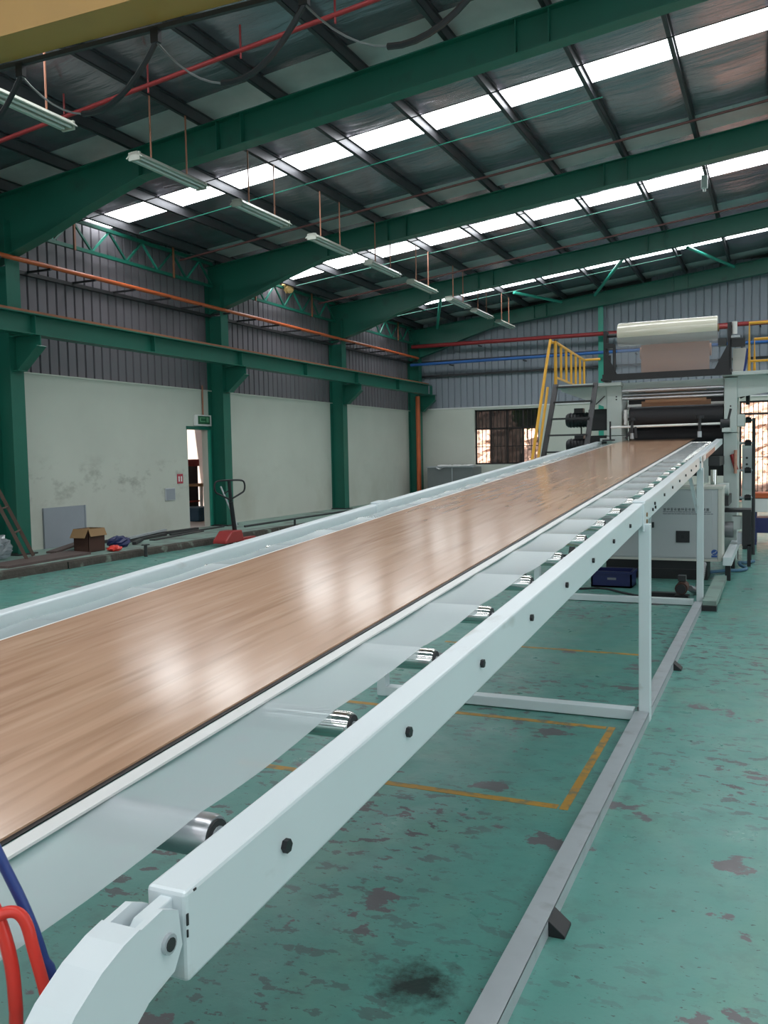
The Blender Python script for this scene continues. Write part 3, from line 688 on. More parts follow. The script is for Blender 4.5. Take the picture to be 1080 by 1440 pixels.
tag(blob(-10.35, 12.15, PLAT+.09, .16, .22, .10, 'blue_bag', M['blue'], seed=22, jit=.2), 'dark blue bag on the floor behind the cardboard box', 'bag')
# scrap bars along the wall foot
rnd = random.Random(12)
labs = ['longest dark scrap bar lying along the foot of the left wall', 'dark scrap bar lying nearest the cardboard box', 'thin dark scrap rod lying towards the doorway', 'grey scrap strip lying across other scrap by the wall', 'flat dark scrap strip lying farthest from the wall', 'short bent scrap bar lying near the blue bag']
for i, (p, q, wd, h) in enumerate([((-11.15, 12.6, .14), (-11.2, 15.6, .14), .10, .06), ((-10.7, 12.5, .14), (-10.95, 14.2, .15), .09, .05), ((-10.9, 14.3, .135), (-11.0, 16.3, .135), .05, .03), ((-10.75, 12.9, .20), (-11.25, 14.6, .20), .08, .04), ((-10.55, 13.3, .13), (-10.8, 15.2, .13), .12, .02), ((-10.35, 12.55, .15), (-10.55, 13.0, .17), .07, .05)]):
    tag(MB().bar(p, q, wd, h).build('scrap_bar', M['dark'] if i != 3 else M['galv'], bevel=.004), labs[i], 'bar', 'scrap bars along the wall')
# low pipe on T supports by the step
o = thing('low_pipe_rail', (-9.63, 15, 0), 'low dark pipe rail on stub legs along the raised strip', 'rail')
MB().tube([(-9.63, 15.0, .26), (-9.63, 20.5, .27)], .022, 8).build('pipe_run', M['dark'], o)
for y in (17.0, 19.6): MB().cyl((-9.63, y, 0), (-9.63, y, .25), .025, 8).build('leg', M['dark'], o)
o = thing('short_stand', (-9.62, 11.95, 0), 'short dark T-shaped stub stand at the step edge near the cardboard box', 'stand')
MB().cyl((-9.62, 11.95, 0), (-9.62, 11.95, .19), .028, 8).build('leg', M['dark'], o)
MB().box(-9.65, -9.59, 11.88, 12.02, .19, .205).build('cross_plate', M['dark'], o)

# pallet jack
o = thing('pallet_jack', (-9.3, 14.0, 0), 'red pallet jack with black loop handle standing before the step', 'pallet jack')
jx, jy = -9.3, 14.02
MB().prism([(jy-.40, .05), (jy-.38, .11), (jy-.18, .27), (jy+.14, .27), (jy+.22, .06)], 'x', jx-.15, jx+.15).build('pump_body', M['red'], o, bevel=.02)
for s in (-1, 1): MB().box(jx-.23 if s < 0 else jx+.09, jx-.09 if s < 0 else jx+.23, jy+.15, jy+1.0, .03, .075).build('fork', M['red'], o, bevel=.01)
for s in (-1, 1): MB().cyl((jx+s*.1-.03, jy+.12, .08), (jx+s*.1+.03, jy+.12, .08), .08).build('wheel', M['black'], o)
for s in (-1, 1): MB().cyl((jx+s*.17-.04, jy+.9, .03), (jx+s*.17+.04, jy+.9, .03), .03, 10).build('fork_roller', M['black'], o)
MB().cyl((jx, jy+.13, .2), (jx, jy+.02, .80), .042, 12).build('drawbar', M['black'], o)
MB().cyl((jx, jy+.02, .80), (jx, jy-.02, 1.18), .032, 12).build('drawbar_neck', M['black'], o)
hp = [(0, .98-.14), (-.17, .94), (-.24, 1.0), (-.25, 1.12), (-.20, 1.19), (0, 1.2), (.20, 1.19), (.25, 1.12), (.24, 1.0), (.17, .94), (0, .84)]
def smooth_pts(P, n=4, closed=False):
    P = [Vector(p) for p in P]; out = []
    for i in range(len(P)-1):
        p0, p1, p2, p3 = P[max(i-1, 0)], P[i], P[i+1], P[min(i+2, len(P)-1)]
        for k in range(n):
            t = k/n; out.append(.5*((2*p1)+(p2-p0)*t+(2*p0-5*p1+4*p2-p3)*t*t+(3*p1-p0-3*p2+p3)*t**3))
    out.append(P[-1]); return out
MB().tube(smooth_pts([(jx+a*.55, jy-.0+a*1.15, z) for a, z in hp]), .017, 8).build('loop_handle', M['black'], o, smooth=True)
MB().bar((jx, jy, 1.02), (jx-.06, jy-.1, .96), .012, .02).build('release_lever', M['black'], o)
# broom-like rod leaning on the column
tag(MB().tube([(-10.75, 16.45, PLAT+.02), (-11.08, 16.35, 1.0)], .018, 8).build('leaning_rod', M['galv']), 'thin grey rod leaning on the column by the doorway', 'rod')

# metal tank in the far corner with plastic sheet on top
o = thing('metal_bin', (-9.76, 27.9, PLAT), 'dull grey sheet metal bin in the far corner below the barred window', 'bin')
MB().box(-10.55, -8.98, 27.5, 28.4, PLAT, 1.20).build('bin_body', M['tank'], o, bevel=.01)
MB().box(-10.58, -8.95, 27.47, 28.43, 1.17, 1.21).build('bin_rim', M['galv'], o)
MB().box(-9.70, -9.68, 27.49, 27.5, PLAT+.02, 1.17).build('seam', M['galv'], o)
def drape():
    mb = MB(); rnd = random.Random(4)
    mb.grid(14, 5, lambda u, v: (-10.25+1.15*u+.05*rnd.random(), 27.46-.02*rnd.random() if v < .3 else 27.45+.5*v, (1.215+.05*rnd.random()) if v > .3 else 1.21-.22*max(0, .5-abs(u-.1)*3)))
    return mb.build('plastic_scrap', M['plastic_white'])
tag(drape(), 'scrap of white plastic draped over the grey metal bin', 'plastic')

# ------------------------------------------------------------------ the inclined roller conveyor
def zt(y): return 1.022+.0605*(y-.952) if y < 5.5 else 1.297+.057*(y-5.5)
RR = .030; RDROP = .058           # roller radius and axle depth below the rail top
RX0, RX1 = -.785, -.72            # right rail, inner and outer face
LX0, LX1 = -2.435, -2.37          # left rail
cv = thing('roller_conveyor', (-1.57, 5.4, 0), 'long white inclined roller conveyor running from the foreground to the machine', 'conveyor')
def sloped(x0, x1, y0, y1, d0, d1, n=1):
    """beam between y0 and y1 following the rail line, from zt-d1 up to zt-d0"""
    mb = MB(); ys = [y0+(y1-y0)*i/n for i in range(n+1)]
    vs = []
    for y in ys: vs += [(x0, y, zt(y)-d1), (x1, y, zt(y)-d1), (x1, y, zt(y)-d0), (x0, y, zt(y)-d0)]
    fs = [(3, 2, 1, 0), tuple(4*n+k for k in range(4))]
    for i in range(n): fs += [(4*i+j, 4*i+(j+1) % 4, 4*i+4+(j+1) % 4, 4*i+4+j) for j in range(4)]
    return mb.add(vs, fs)
rails = []
r1 = sloped(RX0, RX1, .95, 5.46, 0, .125, 3).build('side_rail', M['white'], cv, bevel=.006)
r2 = sloped(RX0, RX1, 5.49, 9.78, 0, .125, 3).build('side_rail', M['white'], cv, bevel=.006)
l1 = sloped(LX0, LX1, .3, 5.36, 0, .125, 3).build('side_rail', M['white'], cv, bevel=.006)
l2 = sloped(LX0, LX1, 5.39, 9.78, 0, .125, 3).build('side_rail', M['white'], cv, bevel=.006)
for a, b in ((RX0-.005, RX0+.03), (RX1-.03, RX1+.012), (LX0-.012, LX0+.03), (LX1-.03, LX1+.005)):
    sloped(a, b, 9.70, 13.3, .0, .075, 2).build('guide_rail', M['white'], cv, bevel=.004)
sloped(RX1+.012, RX1+.015, 10.2, 11.6, .02, .07).build('warning_label', M['salmon'], cv)
# swivel joints where the rails meet
for (x, yj, s) in ((RX1, 5.475, 1), (LX1, 5.375, 1)):
    sloped(x-.001, x+.010, yj-.13, yj+.05, -.004, .16).build('joint_plate', M['white'], cv, bevel=.003)
    sloped(x-.066, x+.010, yj-.07, yj+.05, -.012, -.001).build('joint_cap', M['white'], cv, bevel=.003)
    for dz in (.075, .115): MB().cyl((x+.009, yj-.02, zt(yj)-dz), (x+.016, yj-.02, zt(yj)-dz), .013, 10).build('joint_bolt', M['hinge_brass'], cv)
sloped(RX1+.0, RX1+.012, 9.55, 9.8, .0, .14).build('joint_plate', M['white'], cv, bevel=.003)
# rollers, each with bolts through the rails
ys = [1.21+.5215*k for k in range(23)]
yr = ys[:17]; y = yr[-1]
while y < 13.1: y += .26; yr.append(y)
mesh_roller = None
y = yr[0]; z = zt(y)-RDROP-.006
first = MB().tube([(-2.325, y, z), (-2.318, y, z), (-.857, y, z), (-.850, y, z)], [.033, .036, .036, .033], 28).build('roller', M['roller_grey'], cv, smooth=True)
MB().cyl((-.851, y, z), (-.847, y, z), .029, 18).build('bearing', M['dark'], first)
MB().cyl((-.848, y, z), (-.845, y, z), .018, 14).build('bearing_race', M['galv'], first)
MB().cyl((-2.37, y, z), (RX0, y, z), .010, 8).build('axle', M['galv'], first)
for xx, rail_ in ((RX1, r1), (LX1, l1)): MB().cyl((xx-.002, y, zt(y)-RDROP), (xx+.009, y, zt(y)-RDROP), .0115, 6).build('bolt', M['black'], rail_)
yr = yr[1:]
for i, y in enumerate(yr):
    z = zt(y)-RDROP
    if mesh_roller is None:
        rl = MB().tube([(-2.325, y, z), (-2.318, y, z), (-.857, y, z), (-.850, y, z)], [RR-.003, RR, RR, RR-.003], 24).build('roller', M['chrome'], cv, smooth=True)
        pl = MB().cyl((-.851, y, z), (-.847, y, z), RR*.80, 16).build('bearing', M['dark'], rl)
        sh = MB().cyl((-2.37, y, z), (RX0, y, z), .010, 8).build('axle', M['galv'], rl)
        mesh_roller = rl
    else:
        c = mesh_roller.copy(); COL.objects.link(c); c.location = Vector((0, y, z))+mesh_roller.location-Vector((0, yr[0], zt(yr[0])-RDROP))
        for g in mesh_roller.children:
            d = g.copy(); COL.objects.link(d); d.parent = c
    if y < 9.7:
        for rail_, xx, s in ((r1 if y < 5.47 else r2, RX1, 1), (l1 if y < 5.37 else l2, LX1, 1)):
            if s == 1 and rail_ in (l1, l2):
                MB().cyl((xx, y, z), (xx+.006, y, z), .008, 6).build('bolt', M['dark'], rail_)
            else:
                MB().cyl((xx-.002, y, z), (xx+.009, y, z), .0115, 6).build('bolt', M['black'], rail_)
for y in (5.80, 5.93): MB().cyl((RX1, y, zt(y)-.085), (RX1+.009, y, zt(y)-.085), .011, 6).build('bolt', M['black'], r2)
for (a, b, c, d) in ((.951, .955, .030, .046), (.951, .9535, .052, .062), (.968, .974, .003, .006)):
    MB().box(RX1-.001, RX1+.0006, a, b, zt(.96)-d, zt(.96)-c).build('paint_chip', M['dark'], r1)
# legs and floor ties
for k, (yl, xl) in enumerate(((5.40, -.745), (9.62, -.755))):
    w = .065
    MB().box(xl, xl+w, yl-.035, yl+.035, 0, zt(yl)-.12).build('leg', M['white'], cv, bevel=.004)
    MB().box(-2.445, -2.445+w, yl-.035, yl+.035, 0, zt(yl)-.12).build('leg', M['white'], cv, bevel=.004)
    MB().box(-2.38, xl-.03, yl-.045, yl+.045, .005, .065).build('floor_tie', M['white'], cv, bevel=.004)
    MB().box(-2.37, -.785, yl-.025, yl+.025, zt(yl)-.19, zt(yl)-.13).build('cross_tie', M['white'], cv)
MB().bar((-1.30, 9.75, .0), (-1.22, 9.75, zt(9.7)-.16), .05, .05).build('leg', M['white'], cv)
MB().bar((-.835, 9.66, zt(9.66)-.17), (-.75, 9.66, .95), .03, .035).build('brace', M['white'], cv)
# swan-necked end piece with fork hinge
def end_piece(x0, x1, parent):
    body = [(.86, 1.018), (.83, 1.013), (.79, 1.000), (.745, .975), (.70, .935), (.665, .885), (.64, .82), (.63, .72), (.63, .0), (.72, .0), (.72, .70), (.735, .78), (.77, .84), (.82, .885), (.87, .915)]
    MB().prism(body, 'x', x0, x1).build('end_bracket', M['white'], parent)
    fork = [(.840, 1.013), (.905, 1.021), (.937, 1.005), (.943, .955), (.925, .928), (.869, .915), (.850, .905)]
    MB().prism(fork, 'x', x1-.011, x1-.0003).build('fork_plate', M['white'], parent)
    MB().prism(fork, 'x', x0+.0003, x0+.011).build('fork_plate', M['white'], parent)
    MB().prism([(.875, .99), (.895, 1.008), (.955, 1.013), (.955, .915), (.90, .925), (.88, .95)], 'x', x0+.020, x1-.020).build('hinge_tongue', M['white'], parent, bevel=.003)
    MB().cyl((x0-.004, .912, .972), (x1+.005, .912, .972), .0135, 14).build('hinge_pin', M['galv'], parent, smooth=True)
    MB().cyl((x1+.003, .912, .972), (x1+.0065, .912, .972), .009, 12).build('pin_hole', M['dark'], parent)
end_piece(RX0+.002, RX1-.002, cv)
end_piece(LX0+.002, LX1-.002, cv) if False else None

# milky film lying over the rollers, the printed sheet on top of it, and its trimmed edges
def rtop(y): return zt(y)-RDROP+RR
def film_drop(y, side):
    """hang of the film below the roller-top line, zero on each roller"""
    k = min(range(len(yall)), key=lambda i: abs(yall[i]-y)); n = k+1 if y > yall[k] else k-1
    if n < 0 or n >= len(yall): span = .5215; t = min(1, abs(y-yall[k])/span)
    else: span = abs(yall[n]-yall[k]); t = abs(y-yall[k])/span
    return (.006+.002*side)*(span/.52)**2*4*t*(1-t)
yall = [ys[0]-.5215*3, ys[0]-.5215*2, ys[0]-.5215]+ys[:1]+yr
film_y = [-1.2]
for i in range(len(yall)-1):
    g = yall[i+1]-yall[i]
    for t in (0, .012, .03, .07, .14, .24, .36, .5, .64, .76, .86, .93, .97, .988): film_y.append(yall[i]+g*t)
film_y = sorted(y for y in film_y if -1.2 <= y <= 13.0)
def filmz(x, y):
    side = 0
    if x > -1.07: side = min(1, (x+1.07)/.10)
    if x < -2.17: side = min(1, (-2.17-x)/.08)
    return rtop(y)+.0015-film_drop(y, side)
def film_fn(u, v):
    y = film_y[round(v*(len(film_y)-1))]
    wob = .012*math.sin(y*2.1)+.007*math.sin(y*5.3+1)
    xs = [-2.305+wob*.6, -2.24, -2.175, -2.10, -1.6, -1.12, -1.07, -1.03, -.98, -.93, -.886+wob*.5]
    x = xs[round(u*10)]; return (x, y, filmz(x, y))
fo = MB().grid(10, len(film_y)-1, film_fn).build('plastic_film', M['film'], smooth=True)
tag(fo, 'wide milky plastic film draped over the conveyor rollers beneath the wood sheet', 'film')
fo.modifiers.clear()
if fo.data.polygons[0].normal.z < 0: fo.data.flip_normals()
sh = thing('vinyl_sheet', (-1.59, 6, rtop(6)), 'long wood-patterned vinyl sheet lying on the film along the conveyor', 'sheet')
def slab(x0, x1, y0, y1, b, t, n=24):
    mb = MB(); vs = []; ys = [y0+(y1-y0)*i/n for i in range(n+1)]
    for y in ys: vs += [(x0, y, rtop(y)+b), (x1, y, rtop(y)+b), (x1, y, rtop(y)+t), (x0, y, rtop(y)+t)]
    fs = [(3, 2, 1, 0), tuple(4*n+k for k in range(4))]
    for i in range(n): fs += [(4*i+j, 4*i+(j+1) % 4, 4*i+4+(j+1) % 4, 4*i+4+j) for j in range(4)]
    return mb.add(vs, fs)
slab(-2.150, -1.122, -1.2, 13.9, .0045, .0085).build('printed_face', M['wood'], sh)
slab(-2.150, -1.110, -1.2, 13.9, .0022, .0045).build('gap_shade_layer', M['black'], sh)  # black layer stands in for the shade in the gap beside the sheet
tag(slab(-1.100, -1.066, -1.2, 13.0, .0022, .007).build('trim_strip', M['plastic_white']), 'narrow white trim strip beside the right edge of the wood sheet', 'strip')
tag(slab(-2.168, -2.153, -1.2, 13.0, .0022, .006).build('trim_strip', M['plastic_white']), 'thin white trim strip beside the left edge of the wood sheet', 'strip')

# grey channel lying on the floor along the conveyor
o = thing('floor_channel', (-.72, 5.4, 0), 'grey steel channel lying on the floor along the right side of the conveyor', 'channel')
for a, b in ((1.2, 5.355), (5.445, 9.5)):
    mb = MB().box(-.765, -.757, a, b, .0, .06).box(-.693, -.685, a, b, 0, .06).box(-.765, -.685, a, b, .055, .062)
    mb.build('channel_length', M['galv'], o)
for y in (2.88, 6.75):
    MB().prism([(-.685, 0), (-.63, 0), (-.63, .01), (-.685, .055)], 'y', y-.05, y+.05).build('foot_bracket', M['black'], o, bevel=.002)

# ------------------------------------------------------------------ the machine
mc = thing('embossing_machine', (-1.43, 13.9, 0), 'tall pale embossing machine at the upper end of the conveyor', 'machine')
YM = 13.6
for x0, x1 in ((-.71, -.53), (-2.345, -2.12)):
    MB().box(x0, x1, YM, YM+.6, 0, 1.82).build('lower_post', M['machine'], mc, bevel=.006)
    MB().box(x0+.004, x1-.004, YM, YM+.6, 1.83, 2.60).build('upper_post', M['machine'], mc, bevel=.006)
# decks and gussets
MB().box(-.73, 1.6, 13.4, 14.8, 2.615, 2.665).build('deck', M['machine'], mc, bevel=.004)
MB().box(-3.08, -2.10, 13.4, 16.5, 2.555, 2.60).build('deck', M['machine'], mc, bevel=.004)
MB().prism([(-.53, 2.32), (-.53, 2.615), (1.2, 2.615), (1.2, 2.56)], 'y', 13.62, 13.65).build('gusset', M['machine'], mc)
MB().prism([(-2.345, 2.25), (-2.345, 2.555), (-3.03, 2.555), (-3.03, 2.52)], 'y', 13.62, 13.65).build('gusset', M['machine'], mc)
MB().bar((-2.50, 13.6, 2.30), (-2.37, 13.6, 2.42), .02, .012).build('cable_stub', M['black'], mc)
for dx, z in ((-2.2, 2.40), (-2.2, 2.36), (-.62, 2.2)): MB().cyl((dx, YM-.006, z), (dx, YM+.002, z), .012, 8).build('post_bolt', M['dark'], mc)
# heads, web and chrome rolls between the posts
MB().box(-2.12, -.71, 13.62, 13.75, 2.50, 2.60).build('head_beam', M['machine'], mc, bevel=.004)
for y, z, r in ((13.55, 2.475, .026), (13.68, 2.42, .03), (13.6, 2.365, .024)):
    MB().cyl((-2.11, y, z), (-.715, y, z), r, 16).build('idler_roll', M['roller_grey'], mc, smooth=True)
MB().box(-1.80, -.95, 13.70, 13.704, 2.30, 2.47).build('brown_web', M['brown_web'], mc)
MB().box(-1.88, -.90, 13.90, 13.904, 2.15, 2.33).build('brown_web', M['brown_web'], mc)
MB().cyl((-2.10, 14.0, 2.255), (-.715, 14.0, 2.255), .04, 16).build('white_roll', M['plastic_white'], mc, smooth=True)
MB().cyl((-2.02, 13.75, 2.10), (-.72, 13.75, 2.10), .145, 28).build('rubber_roll', M['rubber'], mc, smooth=True)
MB().cyl((-2.12, 13.75, 2.10), (-2.02, 13.75, 2.10), .05, 14).build('roll_journal', M['galv'], mc, smooth=True)
MB().box(-2.075, -2.04, 13.5, 13.62, 1.98, 2.2).build('bearing_block', M['plastic_white'], mc)
MB().cyl((-2.05, 14.1, 1.80), (-.72, 14.1, 1.80), .14, 24).build('lower_roll', M['rubber'], mc, smooth=True)
MB().box(-2.12, -.71, 14.25, 14.3, 1.2, 2.5).build('back_plate', M['dark'], mc)
MB().box(-2.12, -.71, 13.62, 13.7, 1.52, 1.66).build('lower_beam', M['dark'], mc)
# press bar in front with two hand clamps
MB().cyl((-2.19, 13.0, 1.935), (-.70, 13.0, 1.945), .0155, 12).build('press_bar', M['plastic_white'], mc, smooth=True)
MB().box(-2.20, -2.18, 12.985, 13.015, 1.75, 2.02).build('bar_upright', M['black'], mc)
MB().box(-2.30, -2.13, 12.97, 13.03, 1.745, 1.765).build('bar_foot', M['black'], mc)
for x in (-1.885, -.985):
    MB().cyl((x, 12.97, 2.02), (x, 12.97, 2.06), .055, 12).build('hand_knob', M['black'], mc, smooth=True)
    MB().cyl((x, 12.97, 1.84), (x, 12.97, 2.02), .020, 10).build('clamp_screw', M['dark'], mc)
    MB().cyl((x, 12.97, 1.765), (x, 12.97, 1.845), .028, 10).build('clamp_foot', M['galv'], mc)
for s in (-.07, .07): MB().bar((-1.89+s, 12.95, 1.78), (-1.86+s*.3, 12.97, 1.93), .03, .03).build('clamp_arm', M['black'], mc)
MB().cyl((-.72, 13.0, 1.945), (-.60, 13.0, 1.945), .06, 14).build('bar_chuck', M['black'], mc)
MB().bar((-.62, 13.0, 2.0), (-.59, 13.0, 2.14), .02, .03).build('chuck_lever', M['black'], mc)
MB().box(-.70, -.60, 12.98, 13.6, 1.83, 1.88).build('bar_arm', M['machine'], mc)
MB().box(-2.34, -2.26, 13.03, 13.6, 1.745, 1.785).build('bar_arm', M['machine'], mc)
# drive bits under the rail end
MB().box(-.93, -.84, 12.45, 12.55, 1.16, 1.52).build('side_bracket', M['machine'], mc)
MB().box(-.84, -.70, 12.5, 13.6, 1.38, 1.5).build('drive_block', M['dark'], mc)
MB().cyl((-.77, 12.45, 1.0), (-.77, 12.45, 1.33), .04, 14).build('air_cylinder', M['chrome'], mc, smooth=True)
MB().box(-.83, -.71, 12.4, 12.52, .95, 1.02).build('cylinder_foot', M['black'], mc)
MB().cyl((-.74, 12.8, 1.06), (-.60, 12.8, 1.06), .085, 16).build('gear_motor', M['machine'], mc, smooth=True)
MB().box(-.72, -.60, 12.7, 13.6, .84, .97).build('motor_bracket', M['dark'], mc)
MB().cyl((-.60, 13.58, 1.52), (-.54, 13.58, 1.30), .03, 10).build('red_regulator', M['red'], mc)
MB().cyl((-.55, 13.56, 1.25), (-.55, 13.56, 1.58), .022, 10).build('red_pipe_stub', M['salmon'], mc)
MB().box(-.53, -.44, 13.6, 14.2, 1.92, 2.08).build('side_box', M['machine'], mc)

# film unwind stand on top
st = thing('unwind_stand', (-1.43, 13.5, 2.665), 'black stand holding the film roll on top of the machine', 'stand')
MB().box(-2.36, -.61, 13.34, 13.42, 2.625, 2.715).build('cross_bar', M['black'], st)
MB().box(-2.36, -.61, 13.75, 13.83, 2.665, 2.735).build('cross_bar', M['black'], st)
for x, s in ((-.66, -1), (-2.37, 1)):
    MB().box(x, x+.05, 13.5, 13.68, 2.665, 3.36).build('upright', M['black'], st)
    MB().prism([(x+.025, 2.715), (x+.025, 3.08), (x+.025+s*.19, 2.715)], 'y', 13.40, 13.42).build('upright_gusset', M['black'], st)
    MB().box(x-.015, x+.065, 13.36, 13.8, 2.625, 2.66).build('foot', M['black'], st)
MB().box(-2.215, -2.19, 13.38, 13.5, 2.7, 3.15).build('side_arm', M['black'], st)
MB().box(-2.34, -2.22, 13.45, 13.6, 3.10, 3.17).build('chuck_block', M['black'], st)
MB().box(-2.33, -2.25, 13.43, 13.45, 2.72, 3.0).build('bracket_plate', M['dark'], st)
MB().cyl((-.79, 13.6, 3.31), (-.60, 13.6, 3.31), .028, 12).build('shaft_end', M['red'], st)
MB().cyl((-2.36, 13.6, 3.30), (-2.16, 13.6, 3.30), .028, 12).build('shaft_end', M['dark'], st)
MB().box(-.78, -.67, 13.42, 13.56, 3.04, 3.14).build('chuck_block', M['dark'], st)
MB().box(-.62, -.43, 13.5, 13.6, 3.02, 3.13).build('brake_unit', M['black'], st)
MB().box(-.61, -.50, 13.45, 13.55, 3.14, 3.17).build('brake_lever', M['galv'], st)
MB().cyl((-.57, 13.55, 3.20), (-.57, 13.55, 3.37), .035, 12).build('air_bottle', M['plastic_white'], st, smooth=True)
MB().box(-.60, -.43, 13.75, 13.95, 2.665, 3.02).build('control_box', M['cab_trim'], st)
MB().tube(smooth_pts([(-.44, 13.5, 2.67), (-.42, 13.5, 2.80), (-.40, 13.5, 2.98)]), .016, 8).build('cable_bundle', M['bluehose'], st)
fr_ = thing('film_roll', (-1.48, 13.6, 3.13), 'large roll of clear shiny film on the black stand above the machine', 'film roll')
MB().tube([(-2.165, 13.6, 3.30), (-2.155, 13.6, 3.30), (-.80, 13.6, 3.305), (-.79, 13.6, 3.305)], [.163, .17, .17, .163], 40).build('wound_film', M['film_roll'], fr_, smooth=True)
MB().cyl((-2.18, 13.6, 3.30), (-.775, 13.6, 3.305), .05, 16).build('core', M['card_out'], fr_)
MB().grid(4, 8, lambda u, v: (-2.165+1.385*u, 13.44-.0*v, 3.26-.60*v)).build('hanging_web', M['film_web'], fr_)
MB().box(-1.88, -.92, 13.86, 13.864, 2.67, 3.24).build('printed_web', M['brown_web'], fr_)
MB().cyl((-1.90, 13.95, 3.05), (-.90, 13.95, 3.05), .09, 20).build('printed_roll', M['brown_web'], fr_, smooth=True)

# ladder and railings
ld = thing('access_ladder', (-2.75, 11.3, 0), 'dark steel ladder up to the left deck of the machine', 'ladder')
def lady(z): return 13.36-(2.59-z)*.76
for x in (-3.05, -2.46): MB().bar((x, lady(0.01), .01), (x, lady(2.60), 2.60), .035, .07, (1, 0, 0)).build('stile', M['dark'], ld)
for z in (.25, .53, .81, 1.09, 1.37, 1.60, 1.84, 2.08, 2.33, 2.56): MB().box(-3.03, -2.47, lady(z)-.05, lady(z)+.05, z-.012, z+.012).build('rung', M['dark'], ld)
rg = thing('deck_railing', (-3.1, 14.5, 2.6), 'yellow guard railing with upright bars on the left deck above the ladder', 'railing')
xa = lambda y: -3.06-.05*(y-13.4)
MB().tube([(xa(13.4), 13.4, 2.58), (xa(13.4), 13.4, 3.24)], .024, 8).build('rail_post', M['yellow'], rg)
MB().tube([(xa(13.4), 13.4, 3.24), (xa(16.3), 16.3, 3.24)], .021, 8).build('top_rail', M['yellow'], rg)
MB().tube([(xa(13.4), 13.4, 2.72), (xa(16.3), 16.3, 2.72)], .018, 8).build('bottom_rail', M['yellow'], rg)
for i in range(1, 7): 
    y = 13.4+2.9*i/6; MB().tube([(xa(y), y, 2.72 if i < 6 else 2.58), (xa(y), y, 3.24)], .019, 8).build('rail_bar', M['yellow'], rg)
MB().tube([(xa(16.3), 16.3, 3.24), (-2.92, 16.3, 3.24)], .021, 8).build('end_rail', M['yellow'], rg)
hr = thing('ladder_handrail', (-3.15, 12, 0), 'sloping yellow handrail beside the dark ladder', 'handrail')
hp2 = [(-3.09, lady(2.59)+.0, 3.24), (-3.10, lady(2.5)-.12, 3.18)]
MB().tube(smooth_pts([(-3.09, 13.38, 3.235), (-3.10, 13.28, 3.22), (-3.11, 13.18, 3.10), (-3.12, lady(1.2)-.15, 1.45), (-3.13, lady(.25)-.1, .5), (-3.13, lady(.2)-.1, .02)], 5), .022, 8).build('rail_tube', M['yellow'], hr, smooth=True)
MB().tube([(-3.11, lady(1.0)-.02, .9), (-3.11, 13.1, 2.55)], .020, 8).build('second_tube', M['yellow'], hr)
rr_ = thing('deck_railing', (-.3, 13.6, 2.665), 'yellow guard railing on the right deck, cut off by the picture edge', 'railing')
for (x, y, z) in ((-.375, 13.45, 3.32), (-.315, 13.75, 3.13)): MB().tube([(x, y, 2.66), (x, y, z), (1.5, y, z)], .021, 8).build('rail_frame', M['yellow'], rr_)
for (x, y, z) in ((-.375, 13.45, 2.80),): MB().tube([(x, y, z), (1.5, y, z)], .016, 8).build('mid_rail', M['yellow'], rr_)

# drive motors on the left of the machine
mt0 = thing('drive_motor', (-2.7, 14.0, 1.98), 'upper black drive motor seen through the ladder rungs', 'motor', 'drive motors of the machine')
MB().tube([(-3.03, 14, 2.09), (-3.0, 14, 2.09), (-2.66, 14, 2.09)], [.085, .11, .11], 20).build('motor_body', M['black'], mt0, smooth=True)
for k in range(6): MB().cyl((-2.97+.05*k, 14, 2.09), (-2.955+.05*k, 14, 2.09), .118, 20).build('cooling_fin', M['black'], mt0)
MB().box(-2.90, -2.76, 13.93, 14.07, 2.19, 2.27).build('terminal_box', M['black'], mt0, bevel=.006)
MB().box(-2.66, -2.345, 13.84, 14.16, 1.92, 2.24).build('gearbox', M['black'], mt0, bevel=.01)
MB().cyl((-2.80, 14, 1.98), (-2.80, 14, 1.72), .012, 6).build('conduit', M['dark'], mt0)
c = copy_tree(mt0, 'lower black drive motor just above the conveyor rail'); c.location = (-2.7, 14.02, 1.58)

# control cabinet
cb = thing('control_cabinet', (-1.3, 11.8, 0), 'grey-white control cabinet with dark print on its front under the conveyor end', 'cabinet')
CY = 11.5
MB().box(-2.05, -.66, CY, CY+.55, .245, 1.14).build('cabinet_body', M['cab'], cb, bevel=.006)
MB().box(-2.06, -.60, CY-.012, CY+.56, 1.115, 1.15).build('top_lip', M['cab_trim'], cb, bevel=.004)
MB().box(-.66, -.615, CY-.006, CY+.55, .235, 1.115).build('corner_trim', M['cab_trim'], cb, bevel=.004)
MB().box(-2.05, -.66, CY-.008, CY+.02, .235, .262).build('bottom_trim', M['cab_trim'], cb)
for x0, x1 in ((-2.04, -1.47), (-1.455, -.725)): MB().box(x0, x1, CY-.010, CY, .275, 1.10).build('door', M['cab'], cb, bevel=.003)
d2 = cb.children[-1]
MB().box(-1.43, -1.405, CY-.03, CY-.010, .64, .71).build('door_handle', M['black'], d2)
vg = MB().box(-1.145, -.985, CY-.018, CY-.010, .46, .605).build('fan_grille', M['dark'], cb)
for k in range(7): MB().box(-1.140, -.990, CY-.021, CY-.018, .472+.019*k, .480+.019*k).build('louvre', M['black'], vg)
MB().cyl((-1.065, CY-.022, .532), (-1.065, CY-.018, .532), .02, 12).build('fan_hub', M['black'], vg)
